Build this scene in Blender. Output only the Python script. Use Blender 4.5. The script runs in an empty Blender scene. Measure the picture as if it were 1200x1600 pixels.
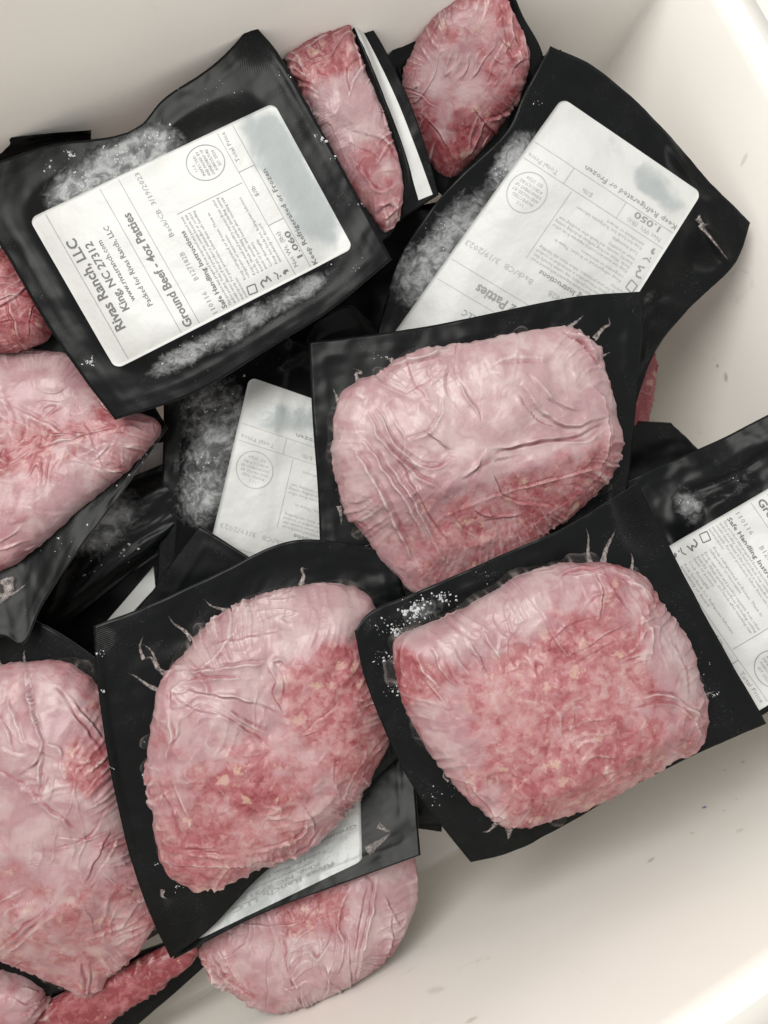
import bpy, bmesh, math, random
import numpy as np
from mathutils import Vector, Matrix
from mathutils.bvhtree import BVHTree

random.seed(7)
rng = np.random.default_rng(7)
SC = bpy.context.scene
COL = SC.collection
CM = 0.01

# ------------------------------------------------------------------ camera, light, exposure
F = 1203.0                                   # focal length in pixels of the 1200 x 1600 photograph
def nrm(v):
    v = np.asarray(v, float)
    return v / np.linalg.norm(v)
DOWN = nrm((-296, -326, -1203)); ZC = -DOWN
XC = nrm((3427, 1307, -1203)); XC = nrm(XC - ZC * (XC @ ZC)); YC = np.cross(ZC, XC)
R = np.array([XC, YC, ZC])                   # camera space -> world
CAM = np.array([0.0, 0.0, 57.0])             # centimetres above the zero level of the cooler

cd = bpy.data.cameras.new('camera'); cam = bpy.data.objects.new('camera', cd); COL.objects.link(cam)
m = Matrix([list(R[i]) + [CAM[i] * CM] for i in range(3)] + [[0, 0, 0, 1]])
cam.matrix_world = m
cd.sensor_fit = 'VERTICAL'; cd.sensor_height = 24.0; cd.lens = F / 1600 * 24.0
cd.clip_start = 0.01; cd.clip_end = 50
cd.dof.use_dof = True; cd.dof.focus_distance = 0.41; cd.dof.aperture_fstop = 6.5
SC.camera = cam

w = bpy.data.worlds.new('World'); SC.world = w; w.use_nodes = True
bg = w.node_tree.nodes['Background']; bg.inputs[0].default_value = (1.0, 0.98, 0.95, 1); bg.inputs[1].default_value = 0.80

def area(name, loc, target, size, power, col):
    l = bpy.data.lights.new(name, 'AREA'); l.shape = 'DISK'; l.size = size; l.energy = power; l.color = col
    o = bpy.data.objects.new(name, l); COL.objects.link(o); o.location = loc
    o.rotation_euler = (Vector(target) - Vector(loc)).to_track_quat('-Z', 'Y').to_euler()
    return o
area('window_light', (-0.50, 0.58, 1.45), (0.12, 0.06, 0.12), 0.9, 22.5, (1.0, 0.98, 0.95))

vs = SC.view_settings; vs.view_transform = 'Standard'; vs.look = 'None'; vs.exposure = 0.0; vs.gamma = 1.0
vs.use_curve_mapping = False
SC.cycles.max_bounces = 6; SC.cycles.transparent_max_bounces = 12

# ------------------------------------------------------------------ helpers
def at(px, py, d):
    """world point (cm) seen at pixel px, py at d cm along the lens axis"""
    return R @ (np.array([(px - 600) / F, -(py - 800) / F, -1.0]) * d) + CAM
def ray(px, py):
    return nrm(R @ np.array([(px - 600) / F, -(py - 800) / F, -1.0]))
def topx(P):
    q = (np.asarray(P) - CAM) @ R            # R.T @ v
    return 600 + F * q[..., 0] / -q[..., 2], 800 - F * q[..., 1] / -q[..., 2]

PERM = np.concatenate([np.random.default_rng(3).permutation(256)] * 2)
GR = np.array([(math.cos(a), math.sin(a)) for a in np.linspace(0, 2 * math.pi, 16, endpoint=False)])
def perlin(x, y, seed=0):
    x = np.asarray(x, float) + seed * 17.31; y = np.asarray(y, float) - seed * 9.77
    xi = np.floor(x).astype(int); yi = np.floor(y).astype(int); xf = x - xi; yf = y - yi
    u = xf ** 3 * (xf * (xf * 6 - 15) + 10); v = yf ** 3 * (yf * (yf * 6 - 15) + 10)
    def g(ix, iy, fx, fy):
        h = GR[PERM[(PERM[ix & 255] + iy) & 255] & 15]
        return h[..., 0] * fx + h[..., 1] * fy
    a = g(xi, yi, xf, yf); b = g(xi + 1, yi, xf - 1, yf); c = g(xi, yi + 1, xf, yf - 1); d = g(xi + 1, yi + 1, xf - 1, yf - 1)
    return (a + u * (b - a)) * (1 - v) + (c + u * (d - c)) * v
def fbm(x, y, seed=0, oct=4, gain=0.5):
    s = 0; a = 1
    for k in range(oct):
        s = s + a * perlin(x * 2 ** k, y * 2 ** k, seed + k); a *= gain
    return s
def sstep(a, b, x):
    t = np.clip((x - a) / (b - a), 0, 1); return t * t * (3 - 2 * t)

def mesh_obj(name, verts, faces, mats, parent=None, origin=None, smooth=True, attrs=None, uv=None, midx=None, kind=None):
    """verts in world cm; origin (cm) becomes the local zero"""
    V = np.asarray(verts, float)
    org = np.asarray(origin if origin is not None else (0, 0, 0), float)
    me = bpy.data.meshes.new(name)
    me.from_pydata(((V - org) * CM).tolist(), [], faces if isinstance(faces, list) else faces.tolist())
    for mt in (mats if isinstance(mats, (list, tuple)) else [mats]): me.materials.append(mt)
    if midx is not None: me.polygons.foreach_set('material_index', np.asarray(midx, np.int32))
    if smooth: me.polygons.foreach_set('use_smooth', np.ones(len(me.polygons), bool))
    for k, a in (attrs or {}).items():
        at_ = me.attributes.new(k, 'FLOAT', 'POINT'); at_.data.foreach_set('value', np.asarray(a, np.float32))
    if uv is not None:
        l = me.uv_layers.new(name='UVMap'); li = np.zeros(len(me.loops), np.int32); me.loops.foreach_get('vertex_index', li)
        l.data.foreach_set('uv', np.asarray(uv, np.float32)[li].ravel())
    me.update()
    o = bpy.data.objects.new(name, me); COL.objects.link(o)
    if parent is not None: o.parent = parent
    else: o.location = org * CM
    if kind: o['kind'] = kind
    return o
def grid_faces(nu, nv, wrap=False):
    i, j = np.meshgrid(np.arange(nu - (0 if wrap else 1)), np.arange(nv - 1), indexing='ij')
    i2 = (i + 1) % nu
    return np.stack([i * nv + j, i2 * nv + j, i2 * nv + j + 1, i * nv + j + 1], -1).reshape(-1, 4)
def resample(pts, n):
    """Catmull-Rom through open points, n samples by arc length"""
    P = np.asarray(pts, float)
    if len(P) == 2: return P[0] + (P[1] - P[0]) * np.linspace(0, 1, n)[:, None]
    E = np.vstack([2 * P[0] - P[1], P, 2 * P[-1] - P[-2]])
    out = []
    for i in range(1, len(E) - 2):
        t = np.linspace(0, 1, 16, endpoint=False)[:, None]
        a, b, c, d = E[i - 1], E[i], E[i + 1], E[i + 2]
        out.append(.5 * (2 * b + (c - a) * t + (2 * a - 5 * b + 4 * c - d) * t ** 2 + (3 * b - a - 3 * c + d) * t ** 3))
    Q = np.vstack(out + [P[-1:]])
    L = np.concatenate([[0], np.cumsum(np.linalg.norm(np.diff(Q, axis=0), axis=1))])
    s = np.linspace(0, L[-1], n)
    return np.stack([np.interp(s, L, Q[:, k]) for k in range(Q.shape[1])], -1)

# ------------------------------------------------------------------ materials
class NT:
    def __init__(s, name):
        s.m = bpy.data.materials.new(name); s.m.use_nodes = True; s.t = s.m.node_tree; s.b = s.t.nodes['Principled BSDF']
    def n(s, typ, ins=None, **kw):
        k = s.t.nodes.new(typ)
        for a, v in kw.items(): setattr(k, a, v)
        for a, v in (ins or {}).items():
            if isinstance(v, bpy.types.NodeSocket): s.t.links.new(v, k.inputs[a])
            else: k.inputs[a].default_value = v
        return k
    def link(s, a, b): s.t.links.new(a, b)
    def math(s, op, a, b=None, c=None, clamp=False):
        ins = {0: a}
        if b is not None: ins[1] = b
        if c is not None: ins[2] = c
        k = s.n('ShaderNodeMath', ins, operation=op); k.use_clamp = clamp; return k.outputs[0]
    def mix(s, f, a, b):
        k = s.n('ShaderNodeMix', None, data_type='RGBA')
        for key, v in ((0, f), (6, a), (7, b)):
            if isinstance(v, bpy.types.NodeSocket): s.t.links.new(v, k.inputs[key])
            else: k.inputs[key].default_value = (*v, 1) if isinstance(v, tuple) and len(v) == 3 else v
        return k.outputs[2]
    def ramp(s, f, stops):
        k = s.n('ShaderNodeValToRGB', {0: f}); e = k.color_ramp.elements
        while len(e) < len(stops): e.new(.5)
        for x, (p, c) in zip(e, stops): x.position = p; x.color = (*c, 1) if len(c) == 3 else c
        return k.outputs[0]
    def smooth(s, x, a, b):
        return s.n('ShaderNodeMapRange', {0: x, 1: a, 2: b}, interpolation_type='SMOOTHSTEP').outputs[0]
    def coord(s, scale=100.0):
        c = s.n('ShaderNodeTexCoord').outputs['Object']
        return s.n('ShaderNodeVectorMath', {0: c, 1: (scale,) * 3}, operation='MULTIPLY').outputs[0]
    def noise(s, vec, scale, detail=4, rough=.55, dist=0):
        return s.n('ShaderNodeTexNoise', {'Vector': vec, 'Scale': scale, 'Detail': detail, 'Roughness': rough, 'Distortion': dist}).outputs[0]
    def attr(s, name): return s.n('ShaderNodeAttribute', None, attribute_name=name).outputs['Fac']
    def bump(s, h, strength, dist, prev=None):
        k = s.n('ShaderNodeBump', {'Height': h, 'Strength': strength, 'Distance': dist})
        if prev is not None: s.link(prev, k.inputs['Normal'])
        return k.outputs[0]
    def set(s, **kw):
        for k, v in kw.items():
            k = k.replace('_', ' ')
            if isinstance(v, bpy.types.NodeSocket): s.link(v, s.b.inputs[k])
            else: s.b.inputs[k].default_value = (*v, 1) if isinstance(v, tuple) and len(v) == 3 and 'Color' in k else v

def meat_material():
    n = NT('vacuum_packed_beef'); c = n.coord()
    fine = n.noise(c, 6.5, 3, .6, .6)
    fo = n.math('SUBTRACT', fine, .5)
    wv = n.n('ShaderNodeVectorMath', {0: n.n('ShaderNodeTexNoise', {'Vector': c, 'Scale': 2.2, 'Detail': 1.0}).outputs[1], 1: (.55, .55, .55)}, operation='MULTIPLY').outputs[0]
    cw = n.n('ShaderNodeVectorMath', {0: c, 1: wv}, operation='ADD').outputs[0]
    g = n.n('ShaderNodeTexVoronoi', {'Vector': cw, 'Scale': 3.3, 'Randomness': 1.0})
    gs = n.n('ShaderNodeSeparateColor', {0: g.outputs['Color']})
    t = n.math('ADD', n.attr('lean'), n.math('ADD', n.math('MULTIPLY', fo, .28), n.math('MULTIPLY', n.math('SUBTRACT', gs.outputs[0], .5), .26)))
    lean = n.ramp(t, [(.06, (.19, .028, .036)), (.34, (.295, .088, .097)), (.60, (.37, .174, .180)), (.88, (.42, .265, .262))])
    v = n.n('ShaderNodeTexVoronoi', {'Vector': cw, 'Scale': 1.35, 'Randomness': 1.0})
    sep = n.n('ShaderNodeSeparateColor', {0: v.outputs['Color']})
    size = n.math('MULTIPLY', n.math('POWER', sep.outputs[0], 3.0), .38)
    fat = n.smooth(n.math('SUBTRACT', n.math('SUBTRACT', v.outputs['Distance'], size), n.math('MULTIPLY', fo, .8)), .18, -.10)
    fatc = n.mix(sep.outputs[1], (.44, .27, .23), (.50, .37, .27))
    col = n.mix(n.math('MULTIPLY', fat, .6), lean, fatc)
    veilc = n.mix(n.attr('pale'), (.322, .19, .207), (.44, .342, .342))
    k = n.math('MULTIPLY', n.attr('veil'), n.math('SUBTRACT', 1.06, n.math('MULTIPLY', fine, .40)), clamp=True)
    col = n.mix(k, col, veilc)
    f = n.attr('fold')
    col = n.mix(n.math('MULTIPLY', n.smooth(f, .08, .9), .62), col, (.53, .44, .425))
    col = n.mix(n.math('MULTIPLY', n.smooth(f, -.08, -.85), .66), col, (.255, .06, .07))  # creases: red of pressed meat, with fold shade painted in too
    b = n.bump(n.math('ADD', fine, n.math('MULTIPLY', g.outputs['Distance'], -.5)), .18, .0016)
    n.set(Base_Color=col, Roughness=n.math('ADD', .34, n.math('MULTIPLY', fine, .2)), Normal=b, Coat_Weight=.26, Coat_Roughness=.24)
    n.b.inputs['Specular IOR Level'].default_value = .4
    return n.m

def black_film_material():
    n = NT('black_vacuum_film'); c = n.coord()
    sm = n.noise(c, .5, 3, .6)
    base = n.mix(sm, (.0022, .0028, .0028), (.005, .0062, .0062))
    ragged = n.noise(c, 1.9, 5, .60, .9)
    fm = n.smooth(n.math('ADD', n.attr('frost'), n.math('MULTIPLY', n.math('SUBTRACT', ragged, .5), .85)), .20, .80)
    fcol = n.mix(n.smooth(n.noise(c, 1.3, 4, .65, .8), .34, .66), (.13, .137, .14), (.42, .43, .435))
    col = n.mix(n.math('MULTIPLY', fm, .8), base, fcol)
    dust = n.math('MULTIPLY', n.smooth(n.noise(c, 21, 1, .5), .70, .74), n.smooth(sm, .5, .6))
    col = n.mix(n.math('MULTIPLY', dust, .2), col, (.5, .51, .51))
    uv = n.n('ShaderNodeTexCoord').outputs['UV']
    wv = n.n('ShaderNodeTexWave', {'Vector': uv, 'Scale': 1.0, 'Distortion': .15}, wave_type='BANDS', bands_direction='DIAGONAL').outputs['Fac']
    h = n.math('ADD', n.math('MULTIPLY', wv, n.attr('rib')), n.math('MULTIPLY', n.math('MULTIPLY', ragged, fm), 2.2))
    n.set(Base_Color=col, Roughness=n.math('ADD', n.math('ADD', .22, n.math('MULTIPLY', sm, .2)), n.math('MULTIPLY', fm, .45)), Normal=n.bump(h, .8, .0009))
    n.b.inputs['Specular IOR Level'].default_value = .13
    return n.m

def simple(name, col, rough, **kw):
    n = NT(name); n.set(Base_Color=col, Roughness=rough, **kw); return n.m

def paper_material():
    n = NT('label_paper'); c = n.coord()
    d = n.attr('damp_dim'); blot = n.noise(c, .55, 5, .55, .5)  # wet blots, and the dimness painted into one sticker
    f = n.smooth(n.math('ADD', d, n.math('MULTIPLY', n.math('SUBTRACT', blot, .5), .9)), .35, .75)
    col = n.mix(n.math('MULTIPLY', f, .85), (.535, .543, .527), (.30, .33, .332))
    col = n.mix(n.math('MULTIPLY', n.smooth(n.noise(c, 6, 3), .55, .8), .15), col, (.5, .5, .48))
    n.set(Base_Color=col, Roughness=n.math('SUBTRACT', .5, n.math('MULTIPLY', f, .18)), Normal=n.bump(n.noise(c, .8, 3, .5), .35, .003))
    return n.m

def plastic_material(name='cooler_plastic', lo=(.87, .84, .775), hi=(.89, .865, .81)):
    n = NT(name); c = n.coord()
    g = n.noise(c, .10, 4, .55); s = n.noise(c, .45, 6, .68, .8)
    col = n.mix(n.smooth(g, .3, .7), lo, hi)
    st = n.math('MULTIPLY', n.smooth(s, .60, .78), n.smooth(n.noise(c, .13, 2), .48, .62))
    col = n.mix(n.math('MULTIPLY', st, .34), col, (.42, .33, .25))
    sc = n.n('ShaderNodeVectorMath', {0: c, 1: (.3, .3, 2.6)}, operation='MULTIPLY').outputs[0]
    col = n.mix(n.math('MULTIPLY', n.smooth(n.noise(sc, .5, 5, .65), .60, .8), .06), col, (.45, .40, .34))
    n.set(Base_Color=col, Roughness=.42, Normal=n.bump(n.noise(c, 9, 3, .6), .05, .0008)); n.b.inputs['Specular IOR Level'].default_value = .35
    return n.m

def alpha_mat(name, col, rough, amax, noise_scale=7.0, lo=.2, hi=.8):
    n = NT(name); c = n.coord()
    a = n.math('ADD', n.attr('alpha'), n.math('MULTIPLY', n.math('SUBTRACT', n.noise(c, noise_scale, 4, .65), .5), .8))
    n.set(Base_Color=col, Roughness=rough, Alpha=n.math('MULTIPLY', n.smooth(a, lo, hi), amax)); return n.m

M_MEAT = meat_material(); M_FILM = black_film_material(); M_PAPER = paper_material(); M_PLAST = plastic_material(); M_RIM = plastic_material('cooler_rim_plastic_dimmed', (.66, .64, .59), (.68, .66, .615))  # rim: liner plastic darkened to hold back the strong light on top
M_EDGE = simple('cut_film_edge', (.13, .13, .127), .35)
M_INK = simple('thermal_ink', (.13, .13, .13), .6)
M_INKL = simple('faint_thermal_ink', (.25, .25, .25), .6)
M_INKF = simple('washed_out_thermal_ink', (.36, .365, .355), .6)
M_FROST = simple('frost_crystals', (.46, .48, .49), .45)
def clear_film():
    n = NT('clear_film'); c = n.coord()
    n.set(Base_Color=(.50, .43, .41), Roughness=.16, Alpha=n.math('MULTIPLY', n.attr('alpha'), n.math('ADD', .12, n.math('MULTIPLY', n.smooth(n.noise(c, 5, 3), .35, .7), .48))),
          Normal=n.bump(n.noise(c, 3, 3), .5, .002)); n.b.inputs['Specular IOR Level'].default_value = .7
    return n.m
M_CLEAR = clear_film()
def skirt_film():
    n = NT('clear_film_skirt'); c = n.coord(); k = n.noise(c, 4, 3, .6)
    n.set(Base_Color=(.55, .48, .46), Roughness=.14, Alpha=n.math('MULTIPLY', n.attr('alpha'), n.math('ADD', .45, n.math('MULTIPLY', k, .9)), clamp=True), Normal=n.bump(k, .5, .002))
    n.b.inputs['Specular IOR Level'].default_value = .8
    return n.m
M_SKIRT = skirt_film()
M_LIQ = simple('cooler_base', (.7, .68, .64), .5)

# ------------------------------------------------------------------ the cooler
def tagged(o, label, cat, group=None):
    o['label'] = label; o['category'] = cat
    if group: o['group'] = group
    return o
def empty(name, loc):
    o = bpy.data.objects.new(name, None); COL.objects.link(o); o.location = np.asarray(loc) * CM; o.empty_display_size = .02; return o

XB, YCW, XD, ZF, ZR = 40.5, -17.2, -30.0, -4.0, 28.0
PLAN = np.array([(XD, YCW), (XB, YCW), (XB, 29.3), (XD, 34.75)])
def ring(off, z, r=.35, na=6):
    out = []; k = len(PLAN)
    for i in range(k):
        p, a, b = PLAN[i], PLAN[i - 1], PLAN[(i + 1) % k]
        d1 = nrm(p - a); d2 = nrm(b - p); n1 = np.array([d1[1], -d1[0]]); n2 = np.array([d2[1], -d2[0]])
        bis = nrm(n1 + n2); cen = p - bis * (r / (bis @ n1))
        a1 = math.atan2(n1[1], n1[0]); a2 = math.atan2(n2[1], n2[0])
        if a2 < a1: a2 += 2 * math.pi
        for t in np.linspace(a1, a2, na): out.append((cen[0] + (r + off) * math.cos(t), cen[1] + (r + off) * math.sin(t), z))
    return np.array(out)
cooler = empty('cooler', (5, 8, -6.0))
tagged(cooler, 'open white plastic cooler holding all the frozen meat packs', 'cooler')
prof = [(-.3, ZF), (-.2, ZF + .12), (-.07, ZF + .4), (0, ZF + .9), (.05, 8), (.12, 18), (.2, ZR - 1.1), (.3, ZR - .55), (.55, ZR - .15), (.95, ZR)]
rings = [ring(o, z) for o, z in prof]; n = len(rings[0])
V = np.vstack(rings); fc = []
for k in range(len(rings) - 1):
    for i in range(n): fc.append([k * n + i, k * n + (i + 1) % n, (k + 1) * n + (i + 1) % n, (k + 1) * n + i][::-1])
fc.append(list(range(n)))
mesh_obj('liner', V, fc, M_PLAST, cooler, (5, 8, -6.0))
prof = [(.95, ZR + .002), (1.9, ZR + .05), (2.0, ZR - .1), (2.25, ZR - .12), (2.35, ZR + .05), (4.6, ZR), (5.0, ZR - .2), (5.15, ZR - .7), (5.15, ZR - 3)]
rings = [ring(o, z) for o, z in prof]; V = np.vstack(rings); fc = []
for k in range(len(rings) - 1):
    for i in range(n): fc.append([k * n + i, k * n + (i + 1) % n, (k + 1) * n + (i + 1) % n, (k + 1) * n + i][::-1])
mesh_obj('rim', V, fc, M_RIM, cooler, (5, 8, -6.0))
prof = [(4.9, ZR - 3), (4.6, -5.6), (4.2, -6.0)]
rings = [ring(o, z) for o, z in prof]; V = np.vstack(rings); fc = []
for k in range(len(rings) - 1):
    for i in range(n): fc.append([k * n + i, k * n + (i + 1) % n, (k + 1) * n + (i + 1) % n, (k + 1) * n + i][::-1])
fc.append([2 * n + i for i in range(n)])
mesh_obj('shell', V, fc, M_PLAST, cooler, (5, 8, -6.0))
gr = mesh_obj('ground', [(-150, -150, -6.05), (150, -150, -6.05), (150, 150, -6.05), (-150, 150, -6.05)], [[0, 1, 2, 3]], simple('concrete', (.32, .31, .29), .8), smooth=False)
gr['kind'] = 'structure'

def wall_hit(px, py):
    d = ray(px, py); best = None
    for i in range(4):
        a, b = PLAN[i], PLAN[(i + 1) % 4]; e = nrm(b - a); nn = np.array([e[1], -e[0], 0])
        den = d @ nn
        if den <= 1e-6: continue
        t = ((np.array([*a, 0]) - CAM) @ nn) / den
        if t > 0 and (best is None or t < best[0]): best = (t, nn)
    return CAM + d * best[0], best[1]
def scuff(px, py, rx, ry, ang, col, amax):
    rx *= .85; ry *= 1.9; amax *= .75
    p, nn = wall_hit(px, py); e1 = nrm(np.cross((0, 0, 1), nn)); e2 = np.cross(nn, e1)
    vs_, al = [], []; nr, na = 5, 20
    for i in range(na):
        for j in range(nr):
            a = 2 * math.pi * i / na; r = (j + .01) / (nr - 1); x, y = rx * r * math.cos(a), ry * r * math.sin(a)
            x, y = x * math.cos(ang) - y * math.sin(ang), x * math.sin(ang) + y * math.cos(ang)
            vs_.append(p - nn * -.0 + e1 * x + e2 * y - nn * .03); al.append(1 - r)
    # the liner leans out a little towards the rim
    vs_ = np.array(vs_) + nn * np.interp(p[2], [ZF, 8, 18, 28], [0, .05, .12, .2])
    mesh_obj('scuff_mark', vs_, grid_faces(na, nr, True), alpha_mat('scuff', col, .6, amax, 9.0), cooler, (5, 8, -6.0), attrs={'alpha': al})
for s in [(1100, 1260, .30, .18, .2, (.07, .11, .42), .85), (1160, 1190, .32, .12, .6, (.12, .11, .10), .6), (1132, 1203, .28, .10, .2, (.2, .19, .18), .4),
          (1016, 1342, .4, .3, 1.2, (.35, .28, .2), .35), (1155, 1295, .5, .2, .5, (.5, .34, .2), .25), (1130, 1265, .2, .1, 0, (.3, .26, .2), .35), (1150, 1247, .16, .08, 0, (.25, .2, .2), .35),
          (1080, 1300, .3, .14, .4, (.4, .32, .26), .3), (680, 1545, 1.3, .3, 1.0, (.5, .4, .28), .18), (735, 1590, .6, .18, .2, (.45, .36, .24), .3), (1133, 590, .7, .16, .5, (.2, .16, .13), .4),
          (1120, 572, .3, .1, .9, (.14, .11, .09), .5), (1160, 250, .9, .12, 1.2, (.55, .38, .33), .3)]:
    scuff(*s)

# ------------------------------------------------------------------ black film sheets
class Pack:
    def __init__(s, label, cat='vacuum pack', group='frozen beef packs heaped in the cooler'):
        s.e = None; s.label = label; s.cat = cat; s.group = group
    def start(s, base):
        s.org = np.asarray(base, float); s.e = empty('vacuum_pack', s.org); tagged(s.e, s.label, s.cat, s.group)

def blob_field(px, py, blobs):
    f = np.zeros_like(px)
    for b in blobs:
        x, y, r, wgt = b[:4]; asp = b[4] if len(b) > 4 else 1.0; ang = math.radians(b[5]) if len(b) > 5 else 0
        dx, dy = px - x, py - y; u = dx * math.cos(ang) + dy * math.sin(ang); v = (-dx * math.sin(ang) + dy * math.cos(ang)) * asp
        f += wgt * np.exp(-((u * u + v * v) / (r * r)) ** 1.5)
    return f

def sheet(P, top, right, bottom, left, frost=(), ribs=(), bulge=0, margin=.12, crinkle=.05, seed=0, res=96, name='backing_film', rib_dir=(90, 90), ridges=()):
    """black web as a Coons patch of four traced edges: (px, py, depth) lists; top/bottom run left to right, left/right downwards"""
    N = res
    w3 = lambda e: resample(np.array([at(*q) for q in e]), N)
    T, B, L, Rr = w3(top), w3(bottom), w3(left), w3(right)
    s = np.linspace(0, 1, N)[:, None, None]; t = np.linspace(0, 1, N)[None, :, None]
    c00, c10, c01, c11 = T[0], T[-1], B[0], B[-1]
    S = (1 - t) * T[:, None] + t * B[:, None] + (1 - s) * L[None] + s * Rr[None] - ((1 - s) * (1 - t) * c00 + s * (1 - t) * c10 + (1 - s) * t * c01 + s * t * c11)
    nn = nrm(np.cross(c10 - c00, c01 - c00) + np.cross(c11 - c10, c01 - c11) * 0)
    mid = S.reshape(-1, 3).mean(0)
    if nn @ (CAM - mid) < 0: nn = -nn
    W = np.linalg.norm(c10 - c00); Hh = np.linalg.norm(c01 - c00)
    ss = np.broadcast_to(s[..., 0], (N, N)); tt = np.broadcast_to(t[..., 0], (N, N)); xx, yy = ss * W, tt * Hh
    d = .16 * fbm(xx * .22, yy * .22, seed, 3) * (crinkle / .05)
    cr = fbm(xx * .55 + .4 * fbm(xx * .3, yy * .3, seed + 9, 2), yy * .55, seed + 4, 3)
    d += crinkle * (.5 - np.abs(cr)) * .9 + crinkle * .06 * fbm(xx * 2.2, yy * 2.2, seed + 7, 2)
    ed = np.minimum(np.minimum(xx, W - xx), np.minimum(yy, Hh - yy)) + .06 * fbm(xx * .6, yy * .6, seed + 12, 2)
    d += .045 * np.exp(-((ed - .85) / .13) ** 2) * np.clip(.6 + 1.2 * fbm(xx * .25, yy * .25, seed + 14, 2), 0, 1) + .03 * fbm(xx * 1.1, yy * 1.1, seed + 15, 2) * sstep(1.6, .2, ed)
    if bulge:
        x = np.abs(2 * ss - 1) / (1 - margin); y = np.abs(2 * tt - 1) / (1 - margin)
        q = np.clip(1 - (x ** 5 + y ** 5) ** .5 * .98, 0, 1)
        d += bulge * sstep(0, .75, q)
    S0 = S + nn * d[..., None]
    PX, PY = topx(S0)
    for pts, wd, h in ridges:
        d2, tp = poly_dist(np.stack([PX.ravel(), PY.ravel()], -1), resample(pts, 12)); S0 += nn * (h * np.exp(-(d2 / wd) ** 2) * tp).reshape(N, N)[..., None]
    fr = blob_field(PX, PY, frost); rb = np.clip(blob_field(PX, PY, ribs), 0, 1)
    P.start(S0.reshape(-1, 3)[S0.reshape(-1, 3)[:, 2].argmin()] * [0, 0, 1] + mid * [1, 1, 0]) if P.e is None else None
    top_v = S0.reshape(-1, 3); bot = top_v - nn * .05
    fa = grid_faces(N, N); nb = N * N
    n0 = np.cross(top_v[fa[0, 1]] - top_v[fa[0, 0]], top_v[fa[0, 3]] - top_v[fa[0, 0]])
    if n0 @ nn < 0: fa = fa[:, ::-1]
    fb = fa[:, ::-1] + nb
    idx = np.arange(nb).reshape(N, N); loop = np.concatenate([idx[:-1, 0], idx[-1, :-1], idx[:0:-1, -1], idx[0, :0:-1]])
    l2 = np.roll(loop, -1); fe = np.stack([loop, l2, l2 + nb, loop + nb], -1)
    mi = np.concatenate([np.zeros(2 * len(fa)), np.ones(len(fe))])
    z = np.zeros(nb)
    uv = np.stack([xx.ravel() * rib_dir[0] / 20, yy.ravel() * rib_dir[1] / 20], -1)
    o = mesh_obj(name, np.vstack([top_v, bot]), np.vstack([fa, fb, fe]), [M_FILM, M_EDGE], P.e, P.org,
                 attrs={'frost': np.concatenate([fr.ravel(), fr.ravel()]), 'rib': np.concatenate([rb.ravel(), z])}, uv=np.vstack([uv, uv]), midx=mi)
    P.bvh = BVHTree.FromPolygons([Vector(v) for v in top_v.tolist()], [list(map(int, q)) for q in fa]); P.n = nn; P.mid = mid
    P.corners = (c00, c10, c11, c01); P.W, P.H = W, Hh
    m4 = (c00 + c10 + c11 + c01) / 4; P.sag = float(max(0, -(((S0[8:-8, 8:-8] - m4) @ nn).min())))
    return o

def poly_dist(Q, L, side=False):
    """distance of 2-D points to a polyline, and a taper that falls to 0 at both ends"""
    sg = np.ones(len(Q)); best = np.full(len(Q), 1e9); tp = np.zeros(len(Q)); n = len(L) - 1
    for i in range(n):
        a, b = L[i], L[i + 1]; ab = b - a; t = np.clip(((Q - a) @ ab) / max(ab @ ab, 1e-9), 0, 1)
        d = np.linalg.norm(Q - (a + t[:, None] * ab), axis=1); u = (i + t) / n; k = d < best
        sg[k] = np.where((ab[0] * (Q[k, 1] - a[1]) - ab[1] * (Q[k, 0] - a[0])) >= 0, 1.0, -1.0); best[k] = d[k]; tp[k] = np.sin(np.pi * np.clip(u[k], .02, .98)) ** .55
    return (best, tp, sg) if side else (best, tp)

def onto(P, px, py, lift=0.0):
    d = ray(px, py); h = P.bvh.ray_cast(Vector(CAM), Vector(d))
    if h[0] is None:
        t = ((P.mid - CAM) @ P.n) / (d @ P.n); return CAM + d * t + P.n * lift
    nv = np.array(h[1]); nv = nv if nv @ P.n > 0 else -nv
    return np.array(h[0]) + nv * lift

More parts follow.
